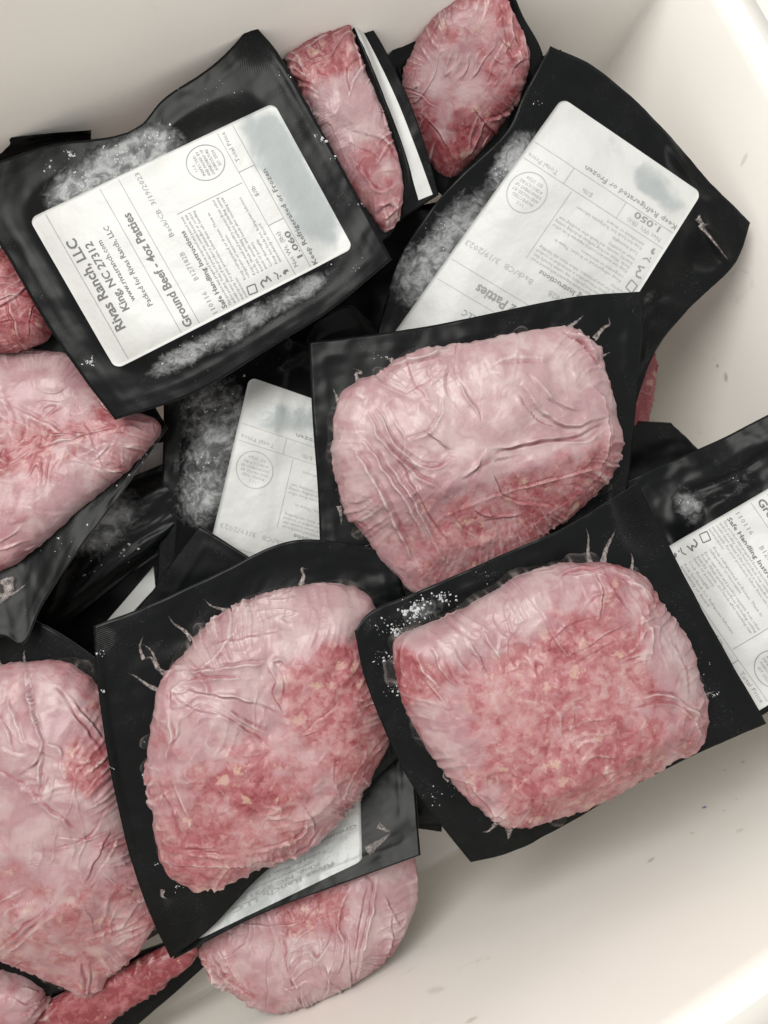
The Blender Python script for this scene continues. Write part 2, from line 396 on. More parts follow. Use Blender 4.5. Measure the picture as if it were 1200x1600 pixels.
# ------------------------------------------------------------------ meat under its clear film
def lump(P, outline, H, folds=(), frost=(), red=(), base_frost=.45, crumple=.10, radial=.08, auto=10, seed=1, tilt=(0, 0), plane=None,
         na=520, nr=180, cuts=(), wdir=0, wrink=.07, fscale=1.0, skirt=False, power=2.7, flip=False, name='meat', skew=0, auto_h=.07, autodir=None):
    """outline: traced pixels of the visible silhouette; the lump stands H cm proud of the pack's plane"""
    if plane is None: mid, nn = P.mid, P.n
    else:
        q = [at(*p) for p in plane]; nn = nrm(np.cross(q[1] - q[0], q[2] - q[0])); mid = sum(q) / 3
        if nn @ (CAM - mid) < 0: nn = -nn
    if P.e is None: P.start(mid); P.mid, P.n = mid, nn
    def hit(px, py, lift):
        d = ray(px, py); t = ((mid + nn * lift - CAM) @ nn) / (d @ nn); return CAM + d * t
    O = np.array([hit(x, y, .42 * H) for x, y in outline])
    e1 = nrm(O[len(O) // 4] - O[0]); e1 = nrm(e1 - nn * (e1 @ nn)); e2 = np.cross(nn, e1)
    cen = O.mean(0) - nn * (.42 * H)
    loc2 = lambda A: np.stack([(A - cen) @ e1, (A - cen) @ e2], -1)
    o2 = loc2(O); o2 = np.vstack([o2, o2[:2]])
    cv = resample(np.vstack([o2[-3:-2], o2]), 500); th = np.arctan2(cv[:, 1], cv[:, 0]); rr = np.hypot(cv[:, 0], cv[:, 1])
    k = np.argsort(th); th, rr = th[k], rr[k]
    ang = np.linspace(-math.pi, math.pi, na, endpoint=False)
    rad = np.interp(ang, np.concatenate([th - 2 * math.pi, th, th + 2 * math.pi]), np.concatenate([rr] * 3))
    for _ in range(2): rad = (np.roll(rad, 1) + rad * 2 + np.roll(rad, -1)) / 4
    rad *= 1 + .012 * perlin(np.cos(ang) * 4, np.sin(ang) * 4, seed) + .008 * perlin(np.cos(ang) * 12, np.sin(ang) * 12, seed + 3)
    rad *= 1 - .035 * np.clip(perlin(np.cos(ang) * 3.3, np.sin(ang) * 3.3, seed + 8), 0, 1) + .018 * np.abs(perlin(ang * 9, ang * 0, seed + 9)) * 1.2
    ph = np.concatenate([np.linspace(0, 1, int(nr * .84)) ** .92 * math.pi / 2, np.full(nr - int(nr * .84), math.pi / 2)])
    low = np.concatenate([np.zeros(int(nr * .84)), np.linspace(0, 1, nr - int(nr * .84) + 1)[1:]])
    rho = np.sin(ph) ** (2 / power) * (1 - .05 * low ** 2); zz = (.3 + .7 * np.cos(ph) ** (2 / power)) * (1 - low)
    rho[0] = 1e-4
    X = rad[:, None] * rho * np.cos(ang)[:, None]; Y = rad[:, None] * rho * np.sin(ang)[:, None]
    Rm = rad.mean(); hh = H * (1 + tilt[0] * X / Rm + tilt[1] * Y / Rm) * (1 + .15 * fbm(X * .2, Y * .2, seed + 5, 3))
    Z = zz[None] * hh
    if cuts:
        A_ = cen + X[..., None] * e1 + Y[..., None] * e2 + (Z[..., None]) * nn; cx, cy = topx(A_); dz = 0
        for qx, qy, dx, dy, sl in cuts:
            dl = math.hypot(dx, dy); u = ((cx - qx) * dx + (cy - qy) * dy) / dl / 28 + .25 * fbm(X * .4, Y * .4, seed + 77, 2)
            dz = dz + sl * (np.sqrt(u * u + .02) + u) / 2
        Z = Z - .55 * Z * np.tanh(dz / (.55 * Z + 1e-3))
    A = cen + X[..., None] * e1 + Y[..., None] * e2 + Z[..., None] * nn
    # smooth normals
    du = np.roll(A, -1, 0) - np.roll(A, 1, 0); dv = np.gradient(A, axis=1); nv = np.cross(du, dv)
    nv /= np.linalg.norm(nv, axis=-1, keepdims=True) + 1e-9
    if (nv[:, nr // 2] @ nn).mean() < 0: nv = -nv
    nv[:, :3] = nn
    PX, PY = topx(A); Q2 = np.stack([PX.ravel(), PY.ravel()], -1)
    fade = 1 - low[None]
    disp = np.zeros_like(X); fold = np.zeros_like(X)
    arc = np.concatenate([[0], np.cumsum(np.hypot(np.diff(rho) * Rm, np.diff(zz) * H))])[None] * rad[:, None] / Rm
    U, Vv_ = arc * np.cos(ang)[:, None], arc * np.sin(ang)[:, None]
    wU = U + .5 * fbm(U * 1.1, Vv_ * 1.1, seed + 11, 2); wV = Vv_ + .5 * fbm(U * 1.1, Vv_ * 1.1, seed + 13, 2)
    midn = fbm(wU * 1.5, wV * 1.5, seed + 15, 4, .6); bign = fbm(U * .35, Vv_ * .35, seed + 16, 3)
    fr = base_frost + blob_field(PX, PY, frost); rd = blob_field(PX, PY, red)
    veil = sstep(.18, .72, fr + .10 + .32 * fbm(wU * .75, wV * .75, seed + 17, 5, .58))
    pale = sstep(-.25, .35, fbm(wU * .55, wV * .55, seed + 18, 4)) * .7 + .55 * np.clip(fr - .55, 0, 1)
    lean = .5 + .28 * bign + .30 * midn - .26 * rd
    # ground-meat grain where the film clings, broad crumples where it stands off
    disp += .022 * midn * (1 - .6 * veil)
    lo1, lo2 = U * .5 + .35 * fbm(U * .3, Vv_ * .3, seed + 19, 2), Vv_ * .5 + .35 * fbm(U * .3, Vv_ * .3, seed + 20, 2)
    c1 = fbm(lo1, lo2, seed + 21, 2); c2 = fbm(lo1 * 2.2, lo2 * 2.2, seed + 23, 2)
    patch = sstep(-.25, .30, fbm(U * .22, Vv_ * .22, seed + 31, 2)) * .85 + .15
    disp += crumple * patch * ((.35 - np.abs(c1)) * 2.3 + (.3 - np.abs(c2)) * .6)
    keep = sstep(0, .2, perlin(U * .6, Vv_ * .6, seed + 40) + .1)
    fold += patch * (.40 * np.exp(-(c1 / .035) ** 2) + .22 * np.exp(-(c2 / .04) ** 2)) * keep
    # runs of parallel wrinkles whose direction drifts over the pack
    for kx in range(2):
        da = wdir + kx * 70; ca, sa = math.cos(math.radians(da)), math.sin(math.radians(da))
        al = ca * U + sa * Vv_; ac = -sa * U + ca * Vv_ + .55 * fbm(U * .45, Vv_ * .45, seed + 80 + kx, 2)
        g = perlin(al * .38, ac * 1.45, seed + 82 + kx); mk = sstep(.05, .40, perlin(U * .33, Vv_ * .33, seed + 84 + kx)) * (1 if kx == 0 else .7)
        rgd = np.where(g > 0, np.clip(1 - g / .22, 0, 1), np.clip(1 + g / .07, 0, 1))
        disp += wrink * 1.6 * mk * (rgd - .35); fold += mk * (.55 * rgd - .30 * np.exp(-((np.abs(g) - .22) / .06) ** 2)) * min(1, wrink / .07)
    # gathers that run in from the sealed edge
    edge = sstep(.62, .93, rho)[None] * fade
    aw = ang[:, None] * Rm + .5 * fbm(X * .5, Y * .5, seed + 50, 2)
    g1 = perlin(aw * 1.9, rho[None] * 1.2 + 0 * X, seed + 51); g2 = perlin(aw * 4.2, rho[None] * 2 + 0 * X, seed + 52)
    gm = sstep(-.25, .4, perlin(np.cos(ang) * 2.1, np.sin(ang) * 2.1, seed + 53))[:, None]
    gath = np.where(g1 > 0, np.clip(1 - g1 / .30, 0, 1), np.clip(1 + g1 / .10, 0, 1)) - .3 + .5 * (np.abs(g2) * -1.2 + .2)
    disp += radial * edge * gm * gath * 1.8
    fold += edge * gm * (.8 * np.exp(-(g1 / .06) ** 2) * (perlin(aw, X * 0, seed + 54) > -.05) - .55 * np.exp(-((np.abs(g1) - .3) / .08) ** 2))
    # traced and random folds
    FL = [(resample(np.array(p, float), 14), wd * .66, h * 1.1 * fscale) for p, wd, h in folds]
    r2 = np.random.default_rng(seed * 31 + 5); x0, x1, y0, y1 = PX.min(), PX.max(), PY.min(), PY.max()
    for _ in range(auto):
        i = r2.integers(na); j = int(nr * r2.uniform(.15, .8)); a = r2.uniform(0, 6.28) if autodir is None else math.radians(autodir) + r2.normal(0, .45)
        ln = r2.uniform(35, 120); p = np.array([PX[i, j], PY[i, j]]); dd = np.array([math.cos(a), math.sin(a)]); pe = np.array([-dd[1], dd[0]])
        b = r2.normal(0, .22)
        pts = np.array([p - dd * ln / 2, p + pe * b * ln * .6, p + dd * ln / 2 + pe * r2.normal(0, .1) * ln])
        FL.append((resample(pts, 10), r2.uniform(2, 4.5), r2.choice([-1, 1], p=[.35, .65]) * auto_h * r2.uniform(.5, 1.4)))
    for L, wd, h in FL:
        lo, hi = L.min(0) - 5 * wd, L.max(0) + 5 * wd
        kk = np.where((Q2[:, 0] > lo[0]) & (Q2[:, 0] < hi[0]) & (Q2[:, 1] > lo[1]) & (Q2[:, 1] < hi[1]))[0]
        if not len(kk): continue
        jit = 3.0 * np.stack([perlin(Q2[kk, 0] / 22, Q2[kk, 1] / 22, seed + 60), perlin(Q2[kk, 0] / 22, Q2[kk, 1] / 22, seed + 61)], -1)
        d, tp, sg = poly_dist(Q2[kk] + jit * 1.2, L, True)
        tp = tp * np.clip(.85 + (1.1 if fscale == 1 else .5) * perlin(Q2[kk, 0] / 16, Q2[kk, 1] / 16, seed + 66), .1, 1.5)
        fs = 1 if (L[0, 0] * 7 + L[0, 1] * 3) % 2 < 1 else -1; sd = d * sg * fs                 # steep on one side, long slope on the other
        rg = np.where(sd > 0, .7 * np.exp(-sd / (1.9 * wd)) + .3 * np.exp(-(sd / (.8 * wd)) ** 2), np.exp(-(sd / (.55 * wd)) ** 2))
        sh = np.where(sd < 0, np.exp(-((sd + 1.05 * wd) / (.45 * wd)) ** 2), 0)
        cr_ = np.exp(-(d / (.5 * wd)) ** 2)
        disp.ravel()[kk] += (abs(h) * (rg - .5 * sh) * tp) * fade_flat(fade, nr, na)[kk]
        if h > 0: fold.ravel()[kk] += (.75 * cr_ - .75 * sh) * tp * min(1, h / .10)
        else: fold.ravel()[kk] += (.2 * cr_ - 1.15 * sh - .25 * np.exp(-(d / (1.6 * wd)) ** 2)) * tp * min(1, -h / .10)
    A2 = A + nv * (disp * fade)[..., None]
    fa = grid_faces(na, nr, True)
    n0 = np.cross(A[1, nr // 2] - A[0, nr // 2], A[0, nr // 2 + 1] - A[0, nr // 2])
    if n0 @ nv[0, nr // 2] < 0: fa = fa[:, ::-1]
    Vv = A2.reshape(-1, 3)
    faces = fa.tolist() + [[i * nr + nr - 1 for i in range(na)]]
    if flip: Vv = Vv - 2 * nn * ((Vv - mid) @ nn)[:, None]
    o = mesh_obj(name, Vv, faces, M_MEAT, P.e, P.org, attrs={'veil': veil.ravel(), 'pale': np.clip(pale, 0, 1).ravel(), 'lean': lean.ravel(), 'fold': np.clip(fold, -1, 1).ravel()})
    if skirt:
        nk = 9; u = np.linspace(0, 1, nk)[None]; pl = np.abs(perlin(ang * Rm * 1.1, ang * 0, seed + 101)); sp = sstep(.18, .42, perlin(ang * Rm * .55, ang * 0, seed + 102))[:, None]
        wid = (.18 + .38 * sstep(-.2, .4, perlin(np.cos(ang) * 2.5, np.sin(ang) * 2.5, seed + 103)))[:, None] + .55 * sp
        rs = rad[:, None] * .985 + wid * u; zs = .30 * hh[:, -1:] * (1 - u) ** (1.6 + 0 * sp) + .06 + .22 * (pl[:, None]) * np.sin(np.pi * np.clip(u, 0, 1)) ** .8
        B_ = cen + rs[..., None] * (np.cos(ang)[:, None, None] * e1 + np.sin(ang)[:, None, None] * e2) + zs[..., None] * nn
        crest = np.exp(-(perlin(ang * Rm * 1.1, ang * 0, seed + 101) / .05) ** 2)[:, None]
        al = (.05 + .6 * crest * (1 - u) + .25 * sp * np.exp(-(u - .9) ** 2 / .01)) * (1 - .5 * u)
        fk = grid_faces(na, nk, True)
        mesh_obj('clear_film', B_.reshape(-1, 3), fk, M_SKIRT, P.e, P.org, attrs={'alpha': al.ravel()})
    P.meat_bvh = BVHTree.FromPolygons([Vector(v) for v in Vv.tolist()], [f for f in fa.tolist()])
    return o
def fade_flat(fade, nr, na): return np.broadcast_to(fade, (na, nr)).ravel()

def under_meat(P, H, k=.80, seed=1):
    """the portion on the far side of a pack that lies label side up"""
    c = P.corners; mid = sum(c) / 4; nn = -P.n; na, nr = 72, 26
    e1 = nrm((c[1] + c[2] - c[0] - c[3])); e1 = nrm(e1 - P.n * (e1 @ P.n)); e2 = np.cross(nn, e1)
    ang = np.linspace(0, 2 * math.pi, na, endpoint=False); ph = np.linspace(0, 1, nr) * math.pi / 2
    a, b = P.W * .5 * k, P.H * .5 * k
    rad = 1 / ((np.abs(np.cos(ang)) / a) ** 4 + (np.abs(np.sin(ang)) / b) ** 4) ** .25
    rho = np.sin(ph) ** .75; z = np.cos(ph) ** .75 * H
    X = rad[:, None] * rho * np.cos(ang)[:, None]; Y = rad[:, None] * rho * np.sin(ang)[:, None]
    Z = z[None] * (1 + .2 * fbm(X * .3, Y * .3, seed, 2)) + .12 + P.sag
    A = (mid + X[..., None] * e1 + Y[..., None] * e2 + Z[..., None] * nn).reshape(-1, 3)
    fo = np.zeros(len(A))
    mesh_obj('meat', A, grid_faces(na, nr, True), M_MEAT, P.e, P.org, attrs={'veil': fo + .3, 'pale': fo + .4, 'lean': fo + .4, 'fold': fo})

# ------------------------------------------------------------------ labels
TEXTS = {}
def text_geo(body, size, bold=0.0, width=None, res=1):
    key = (body, size, bold, width)
    if key in TEXTS: return TEXTS[key]
    cu = bpy.data.curves.new('t', 'FONT'); cu.body = body; cu.size = size; cu.resolution_u = res; cu.offset = bold * size; cu.fill_mode = 'FRONT'
    o = bpy.data.objects.new('t', cu); COL.objects.link(o); bpy.context.view_layer.update()
    me = bpy.data.meshes.new_from_object(o.evaluated_get(bpy.context.evaluated_depsgraph_get()))
    v = np.zeros(len(me.vertices) * 3); me.vertices.foreach_get('co', v); v = v.reshape(-1, 3)[:, :2]
    f = [list(p.vertices) for p in me.polygons]
    bpy.data.objects.remove(o); bpy.data.curves.remove(cu); bpy.data.meshes.remove(me)
    if len(v):
        v = v - [v[:, 0].min(), 0]
        if width: v[:, 0] *= width / v[:, 0].max()
    TEXTS[key] = (v, f); return TEXTS[key]
class Ink:
    def __init__(s): s.v, s.f, s.n = [], [], 0
    def add(s, v, f):
        s.v.append(np.asarray(v, float)); s.f += [[i + s.n for i in q] for q in f]; s.n += len(v)
    def text(s, body, x, y, size, width=None, bold=0.0, res=1):
        v, f = text_geo(body, size, bold, width, res)
        if len(v): s.add(np.stack([x + v[:, 0], y - v[:, 1]], -1), f)
    def line(s, x0, y0, x1, y1, w=.03):
        n_ = max(2, int(math.hypot(x1 - x0, y1 - y0) / .3) + 1); t = np.linspace(0, 1, n_)[:, None]
        p = np.array([x0, y0]) + t * np.array([x1 - x0, y1 - y0]); e = nrm((y0 - y1, x1 - x0)) * w / 2
        s.add(np.vstack([p + e, p - e]), [[i, i + 1, n_ + i + 1, n_ + i] for i in range(n_ - 1)])
    def ring(s, cx, cy, r, w=.04, n_=64):
        a = np.linspace(0, 2 * math.pi, n_, endpoint=False); d = np.stack([np.cos(a), np.sin(a)], -1)
        s.add(np.vstack([(cx, cy) + d * (r + w / 2), (cx, cy) + d * (r - w / 2)]), [[i, (i + 1) % n_, n_ + (i + 1) % n_, n_ + i] for i in range(n_)])
    def poly(s, pts): s.add(pts, [list(range(len(pts)))])

def label_ink(weight):
    K, G = Ink(), Ink()
    G.line(.2, .9, 10.0, .9); G.line(.2, 4.15, 10.0, 4.15); G.line(.2, 5.3, 10.0, 5.3)
    K.text('Rivas Ranch, LLC', 1.95, 1.62, .78, 6.1, .022, 2); K.text('King, NC 27312', 2.85, 2.32, .60, 4.6, .02, 2)
    K.text('www.rivasranch.com', 3.15, 2.85, .44, 4.1, .008); K.text('Packed for Rivas Ranch, LLC', 2.45, 3.55, .44, 5.4, .008)
    K.text('Ground Beef - 4oz Patties', .3, 4.95, .70, 7.7, .022, 2)
    G.text('110116', .3, 6.5, .42, 1.45); G.text('B127182B', 2.6, 6.5, .42, 1.9); G.text('Back/CB  3/19/2023', 5.6, 6.5, .42, 4.3)
    K.text('Safe Handling Instructions', .3, 7.12, .40, 5.3, .02)
    body = ['This product was prepared from inspected and passed meat', 'and/or poultry. Some food products may contain bacteria that',
            'could cause illness if the product is mishandled or cooked', 'improperly. For your protection, follow these safe handling', 'instructions.']
    for i, l in enumerate(body): G.text(l, .3, 7.42 + .25 * i, .24, 6.1 if i < 4 else 1.4)
    rows = [(8.85, 'Keep refrigerated or frozen. Thaw in', 4.6), (9.10, 'refrigerator or microwave.', 3.0), (9.45, 'Keep raw meat and poultry separate from other', 5.2),
            (9.70, 'foods. Wash working surfaces (including cutting', 5.2), (9.95, 'boards), utensils, and hands after touching raw', 5.1), (10.20, 'meat or poultry.', 1.9),
            (10.55, 'Cook thoroughly.', 1.9), (10.88, 'Keep hot foods hot. Refrigerate leftovers', 4.6), (11.13, 'immediately or discard.', 2.7)]
    for y, l, wd in rows: G.text(l, 1.3, y, .25, wd)
    # pictograms: box, tap and hands, pan, flame
    for a in [(.35, 8.55, .85, 8.65), (.85, 8.65, .8, 9.15), (.8, 9.15, .3, 9.05), (.3, 9.05, .35, 8.55)]: K.line(*a, .07)
    for a in [(.35, 9.5, .65, 9.45), (.65, 9.45, .8, 9.65), (.8, 9.65, .6, 9.8), (.6, 9.8, .9, 9.95), (.9, 9.95, .5, 10.05)]: K.line(*a, .09)
    for a in [(.4, 10.45, .7, 10.55), (.7, 10.55, .9, 10.4), (.5, 10.6, .55, 10.7)]: K.line(*a, .07)
    K.poly([(.45, 10.95), (.6, 10.85), (.75, 11.0), (.7, 11.2), (.55, 11.22), (.6, 11.08)])
    G.line(6.65, 7.2, 6.65, 11.35, .035)
    G.ring(8.7, 10.05, 1.08, .05)
    for i, (l, wd, y) in enumerate([('U.S.', .5, 9.45), ('INSPECTED', 1.35, 9.72), ('AND PASSED BY', 1.65, 9.98), ('DEPARTMENT OF', 1.65, 10.24), ('AGRICULTURE', 1.45, 10.50), ('EST. 27224', 1.0, 10.80)]):
        G.text(l, 8.7 - wd / 2, y, .24, wd)
    G.line(.2, 11.45, 10.0, 11.45); G.line(.2, 12.45, 10.0, 12.45); G.line(3.6, 11.45, 3.6, 12.45, .04); G.line(7.3, 11.45, 7.3, 12.45, .04)
    G.text('Net Wt. (lbs)', .6, 11.85, .36, 2.4); K.text(weight, 1.0, 12.36, .48, 1.8, .018, 2); G.text('$/lb', 5.5, 11.85, .34, .7); G.text('Total Price', 7.9, 11.85, .36, 2.0)
    K.text('Keep Refrigerated or Frozen', .2, 12.92, .42, 6.6, .006)
    return K, G

def homog(src, dst):
    A = []
    for (x, y), (u, v) in zip(src, dst):
        A += [[x, y, 1, 0, 0, 0, -u * x, -u * y, -u], [0, 0, 0, x, y, 1, -v * x, -v * y, -v]]
    return np.linalg.svd(np.array(A, float))[2][-1].reshape(3, 3)
LW, LH = 10.2, 15.2
def sticker(P, tl, tr, br, bl, weight='1.060', damp_dim=(), vrange=(0, LH), urange=(0, LW), text=None, faded=False):
    Hm = homog([(0, 0), (LW, 0), (LW, LH), (0, LH)], [tl, tr, br, bl])
    def pt(u, v, lift):
        q = Hm @ np.array([u, v, 1.0]); return onto(P, q[0] / q[2], q[1] / q[2], lift)
    def px(u, v):
        q = Hm @ np.array([u, v, 1.0]); return q[0] / q[2], q[1] / q[2]
    r = .45; v0, v1 = vrange; u0, u1 = urange; nv_ = int((v1 - v0) / .22) + 2; nu_ = int((u1 - u0) / .22) + 2
    vs_ = np.unique(np.concatenate([np.linspace(v0, v1, nv_), [a for a in (0.004, .02, .05, .1, .2, .32) if v0 <= a <= v1], [LH - a for a in (0.004, .02, .05, .1, .2, .32) if v0 <= LH - a <= v1]]))
    T, D = [], []
    for v in vs_:
        e = min(v, LH - v); ins = r - math.sqrt(max(0, r * r - (r - e) ** 2)) if e < r else 0
        for u in np.linspace(max(u0, ins), min(u1, LW - ins), nu_): T.append(pt(u, v, .035)); D.append(px(u, v))
    T, D = np.array(T), np.array(D); n_ = len(vs_)
    fa = grid_faces(n_, nu_); n0 = np.cross(T[fa[5, 1]] - T[fa[5, 0]], T[fa[5, 3]] - T[fa[5, 0]])
    if n0 @ P.n < 0: fa = fa[:, ::-1]
    dm = blob_field(D[:, 0], D[:, 1], damp_dim); nb = len(T)
    idx = np.arange(nb).reshape(n_, nu_); loop = np.concatenate([idx[:-1, 0], idx[-1, :-1], idx[:0:-1, -1], idx[0, :0:-1]]); l2 = np.roll(loop, -1)
    o = mesh_obj('label_sticker', np.vstack([T, T - P.n * .03]), np.vstack([fa, np.stack([loop, l2, l2 + nb, loop + nb], -1)]), M_PAPER, P.e, P.org, attrs={'damp_dim': np.concatenate([dm, dm])})
    if text == '': return o
    for ink, mt, nm in zip(label_ink(weight), ((M_INKL, M_INKF) if faded else (M_INK, M_INKL)), ('dark_print', 'faint_print')):
        Q = np.vstack(ink.v); ok = (Q[:, 1] > v0 + .05) & (Q[:, 1] < v1 - .05) & (Q[:, 0] > u0) & (Q[:, 0] < u1)
        fs = [f for f in ink.f if all(ok[i] for i in f)]; used = sorted({i for f in fs for i in f}); mp = {i: k for k, i in enumerate(used)}
        if not used: continue
        W3 = np.array([pt(Q[i, 0], Q[i, 1], .05) for i in used])
        po = mesh_obj(nm, W3, [[mp[i] for i in f] for f in fs], mt, o, P.org, smooth=False)
    return o

def strip(P, lpts, rpts):
    a, b = resample(np.array(lpts, float), 40), resample(np.array(rpts, float), 40)
    T = np.array([onto(P, *(a[i] + (b[i] - a[i]) * u), .04) for i in range(40) for u in np.linspace(0, 1, 7)])
    fa = grid_faces(40, 7); n0 = np.cross(T[fa[5, 1]] - T[fa[5, 0]], T[fa[5, 3]] - T[fa[5, 0]])
    if n0 @ P.n < 0: fa = fa[:, ::-1]
    mesh_obj('label_sticker', T, fa, M_PAPER, P.e, P.org, attrs={'damp_dim': np.full(len(T), .2)})

# ------------------------------------------------------------------ wrinkles of clear film on the flange, frost grains
def film_tuck(P, pts, r0=.10, r1=.03, lift=.03):
    L = resample(np.array(pts, float), 14); st_ = L[0] + (L[-1] - L[0]) * np.linspace(0, 1, 14)[:, None]; L = .6 * L + .4 * st_; C = np.array([onto(P, x, y, lift) for x, y in L]); ns = 7; V_ = []
    for i in range(len(C)):
        t = nrm(C[min(i + 1, 13)] - C[max(i - 1, 0)]); e = nrm(np.cross(t, P.n)); u = i / 13
        rr = 1.05 * (r0 + (.3 * r1 - r0) * u ** .7) * (1 + .16 * math.sin(i * 2.1 + pts[0][0])) * min(1, (13.3 - i) / 3)
        for a in np.linspace(0, 2 * math.pi, ns, endpoint=False): V_.append(C[i] + e * rr * math.cos(a) * 1.5 + P.n * rr * (math.sin(a) * .8 + .4))
    f = grid_faces(14, ns).tolist() + [[i * ns + ns - 1, (i + 1) * ns + ns - 1, (i + 1) * ns, i * ns] for i in range(13)]
    mesh_obj('film_tuck', V_, f, M_CLEAR, P.e, P.org, attrs={'alpha': [(1 - i / 13) ** .8 * .9 + .1 for i in range(14) for _ in range(ns)]})
def flakes(P, spots, seed=0, onmeat=False):
    """spots: (px, py, spread px, count, size cm)"""
    r = random.Random(seed); V_, Fs = [], []
    for x, y, sp, cnt, sz in spots:
        for _ in range(int(cnt * .75)):
            a = r.uniform(0, 6.28); d = abs(r.gauss(0, .6)) * sp; qx, qy = x + d * math.cos(a), y + d * math.sin(a) * .7
            d_ = ray(qx, qy); h = (P.meat_bvh if onmeat else P.bvh).ray_cast(Vector(CAM), Vector(d_))
            if h[0] is None: continue
            p = np.array(h[0]); s_ = sz * (.3 + 1.3 * r.random() ** 2.2); b = len(V_)
            ax = nrm([r.gauss(0, 1) for _ in range(3)]); e = nrm(np.cross(ax, P.n)); g = np.cross(e, P.n); k = r.randint(5, 7); asp = r.uniform(.35, 1)
            for i in range(k):
                q = 2 * math.pi * i / k; rr = s_ * r.uniform(.55, 1.1); V_.append(p + e * rr * math.cos(q) + g * rr * asp * math.sin(q) + P.n * .01)
            V_.append(p + P.n * s_ * r.uniform(.3, .8))
            Fs += [[b + i, b + (i + 1) % k, b + k] for i in range(k)]
    if V_: mesh_obj('frost_flakes', V_, Fs, M_FROST, P.e, P.org, smooth=False, kind='stuff')

def D(pts, *ds):
    """give traced pixels their depths, spread evenly between the listed ones"""
    k = np.interp(np.linspace(0, 1, len(pts)), np.linspace(0, 1, len(ds)), ds)
    return [(x, y, d) for (x, y), d in zip(pts, k)]

#PACKS
# ------------------------------------------------------------------ the packs, deepest first
# meat in the gap beside the right wall; its deep shade is coloured in
p = Pack('dark red beef pack deep in shadow against the right cooler wall')
sheet(p, D([(920, 560), (1015, 560)], 52, 53), D([(1015, 560), (995, 710)], 53, 53.5), D([(920, 720), (995, 710)], 52.5, 53.5), D([(920, 560), (920, 720)], 52, 52.5), seed=90, res=30)
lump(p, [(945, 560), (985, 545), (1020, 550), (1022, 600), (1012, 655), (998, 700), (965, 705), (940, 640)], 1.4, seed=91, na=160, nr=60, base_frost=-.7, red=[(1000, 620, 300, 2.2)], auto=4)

p = Pack('grey frosted black film corner peeking out below the two upper sticker packs')
sheet(p, D([(480, 530), (500, 500), (545, 478), (580, 505)], 46.6, 46.6), D([(580, 505), (640, 600)], 46.6, 48), D([(470, 620), (640, 600)], 48, 48), D([(480, 530), (470, 620)], 46.6, 48), seed=92, res=40, frost=[(535, 510, 60, .16)])
under_meat(p, .8, .6, 92)

p = Pack('small patch of beef showing between the two lower front packs')
sheet(p, D([(560, 1120), (700, 1160)], 46.5, 46.5), D([(700, 1160), (690, 1300)], 46.5, 46.5), D([(560, 1280), (690, 1300)], 46.5, 46.5), D([(560, 1120), (560, 1280)], 46.5, 46.5), seed=94, res=30)
lump(p, [(590, 1160), (630, 1150), (665, 1190), (660, 1225), (625, 1232), (598, 1210)], 1.6, seed=95, na=140, nr=50, base_frost=.5, auto=3)

for i, (lab, q) in enumerate([('black filler pack added to darken the gap left of the middle sticker', [(20, 880), (330, 700), (420, 1000), (60, 1150)]),
                             ('black filler pack added as shadow under the right side of the heap', [(940, 655), (1050, 660), (1130, 745), (960, 900)]),
                             ('black filler pack added to darken gaps under the upper middle of the heap', [(380, 380), (760, 300), (800, 560), (400, 640)]),
                             ('black filler pack added to darken gaps behind the upright packs along the back wall', [(520, 30), (860, -30), (900, 220), (600, 330)]),
                             ('black filler pack added to darken gaps under the lower front packs', [(540, 1080), (715, 1140), (690, 1290), (540, 1300)])]):
    p = Pack(lab); ds = [51.5, 51.5, 51.5, 51.5] if i != 3 else [49.5, 48.6, 51, 51]  # filler packs put in to blacken the gaps of the heap
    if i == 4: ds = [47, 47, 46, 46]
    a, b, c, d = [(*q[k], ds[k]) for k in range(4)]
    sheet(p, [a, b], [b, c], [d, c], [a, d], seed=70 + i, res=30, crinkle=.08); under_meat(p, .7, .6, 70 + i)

# far left dull meat bulge
p = Pack('dull brownish beef bulge at the left edge beside the upper left label pack')
sheet(p, D([(-140, 380), (60, 390)], 44, 44.5), D([(60, 390), (110, 560)], 44.5, 45.5), D([(-140, 570), (110, 560)], 45, 45.5), D([(-140, 380), (-140, 570)], 44, 45), seed=3, res=30)
lump(p, [(-110, 400), (-40, 385), (5, 390), (45, 430), (74, 490), (74, 525), (40, 545), (0, 550), (-60, 552), (-120, 520)], 2.6, seed=4, base_frost=.12, red=[(20, 470, 120, .8)], auto=5, radial=.03, crumple=.05)

# black edge leaning on the far wall
p = Pack('thin black film edge lying against the back wall at far left')
sheet(p, D([(-60, 224), (60, 210), (143, 203)], 41.6, 41.3), D([(143, 203), (142, 215), (136, 300)], 41.3, 44), D([(-60, 330), (136, 300)], 44, 44), D([(-60, 224), (-60, 330)], 41.6, 44), seed=5, res=40, crinkle=.03)
under_meat(p, 1.6, .7, 5)

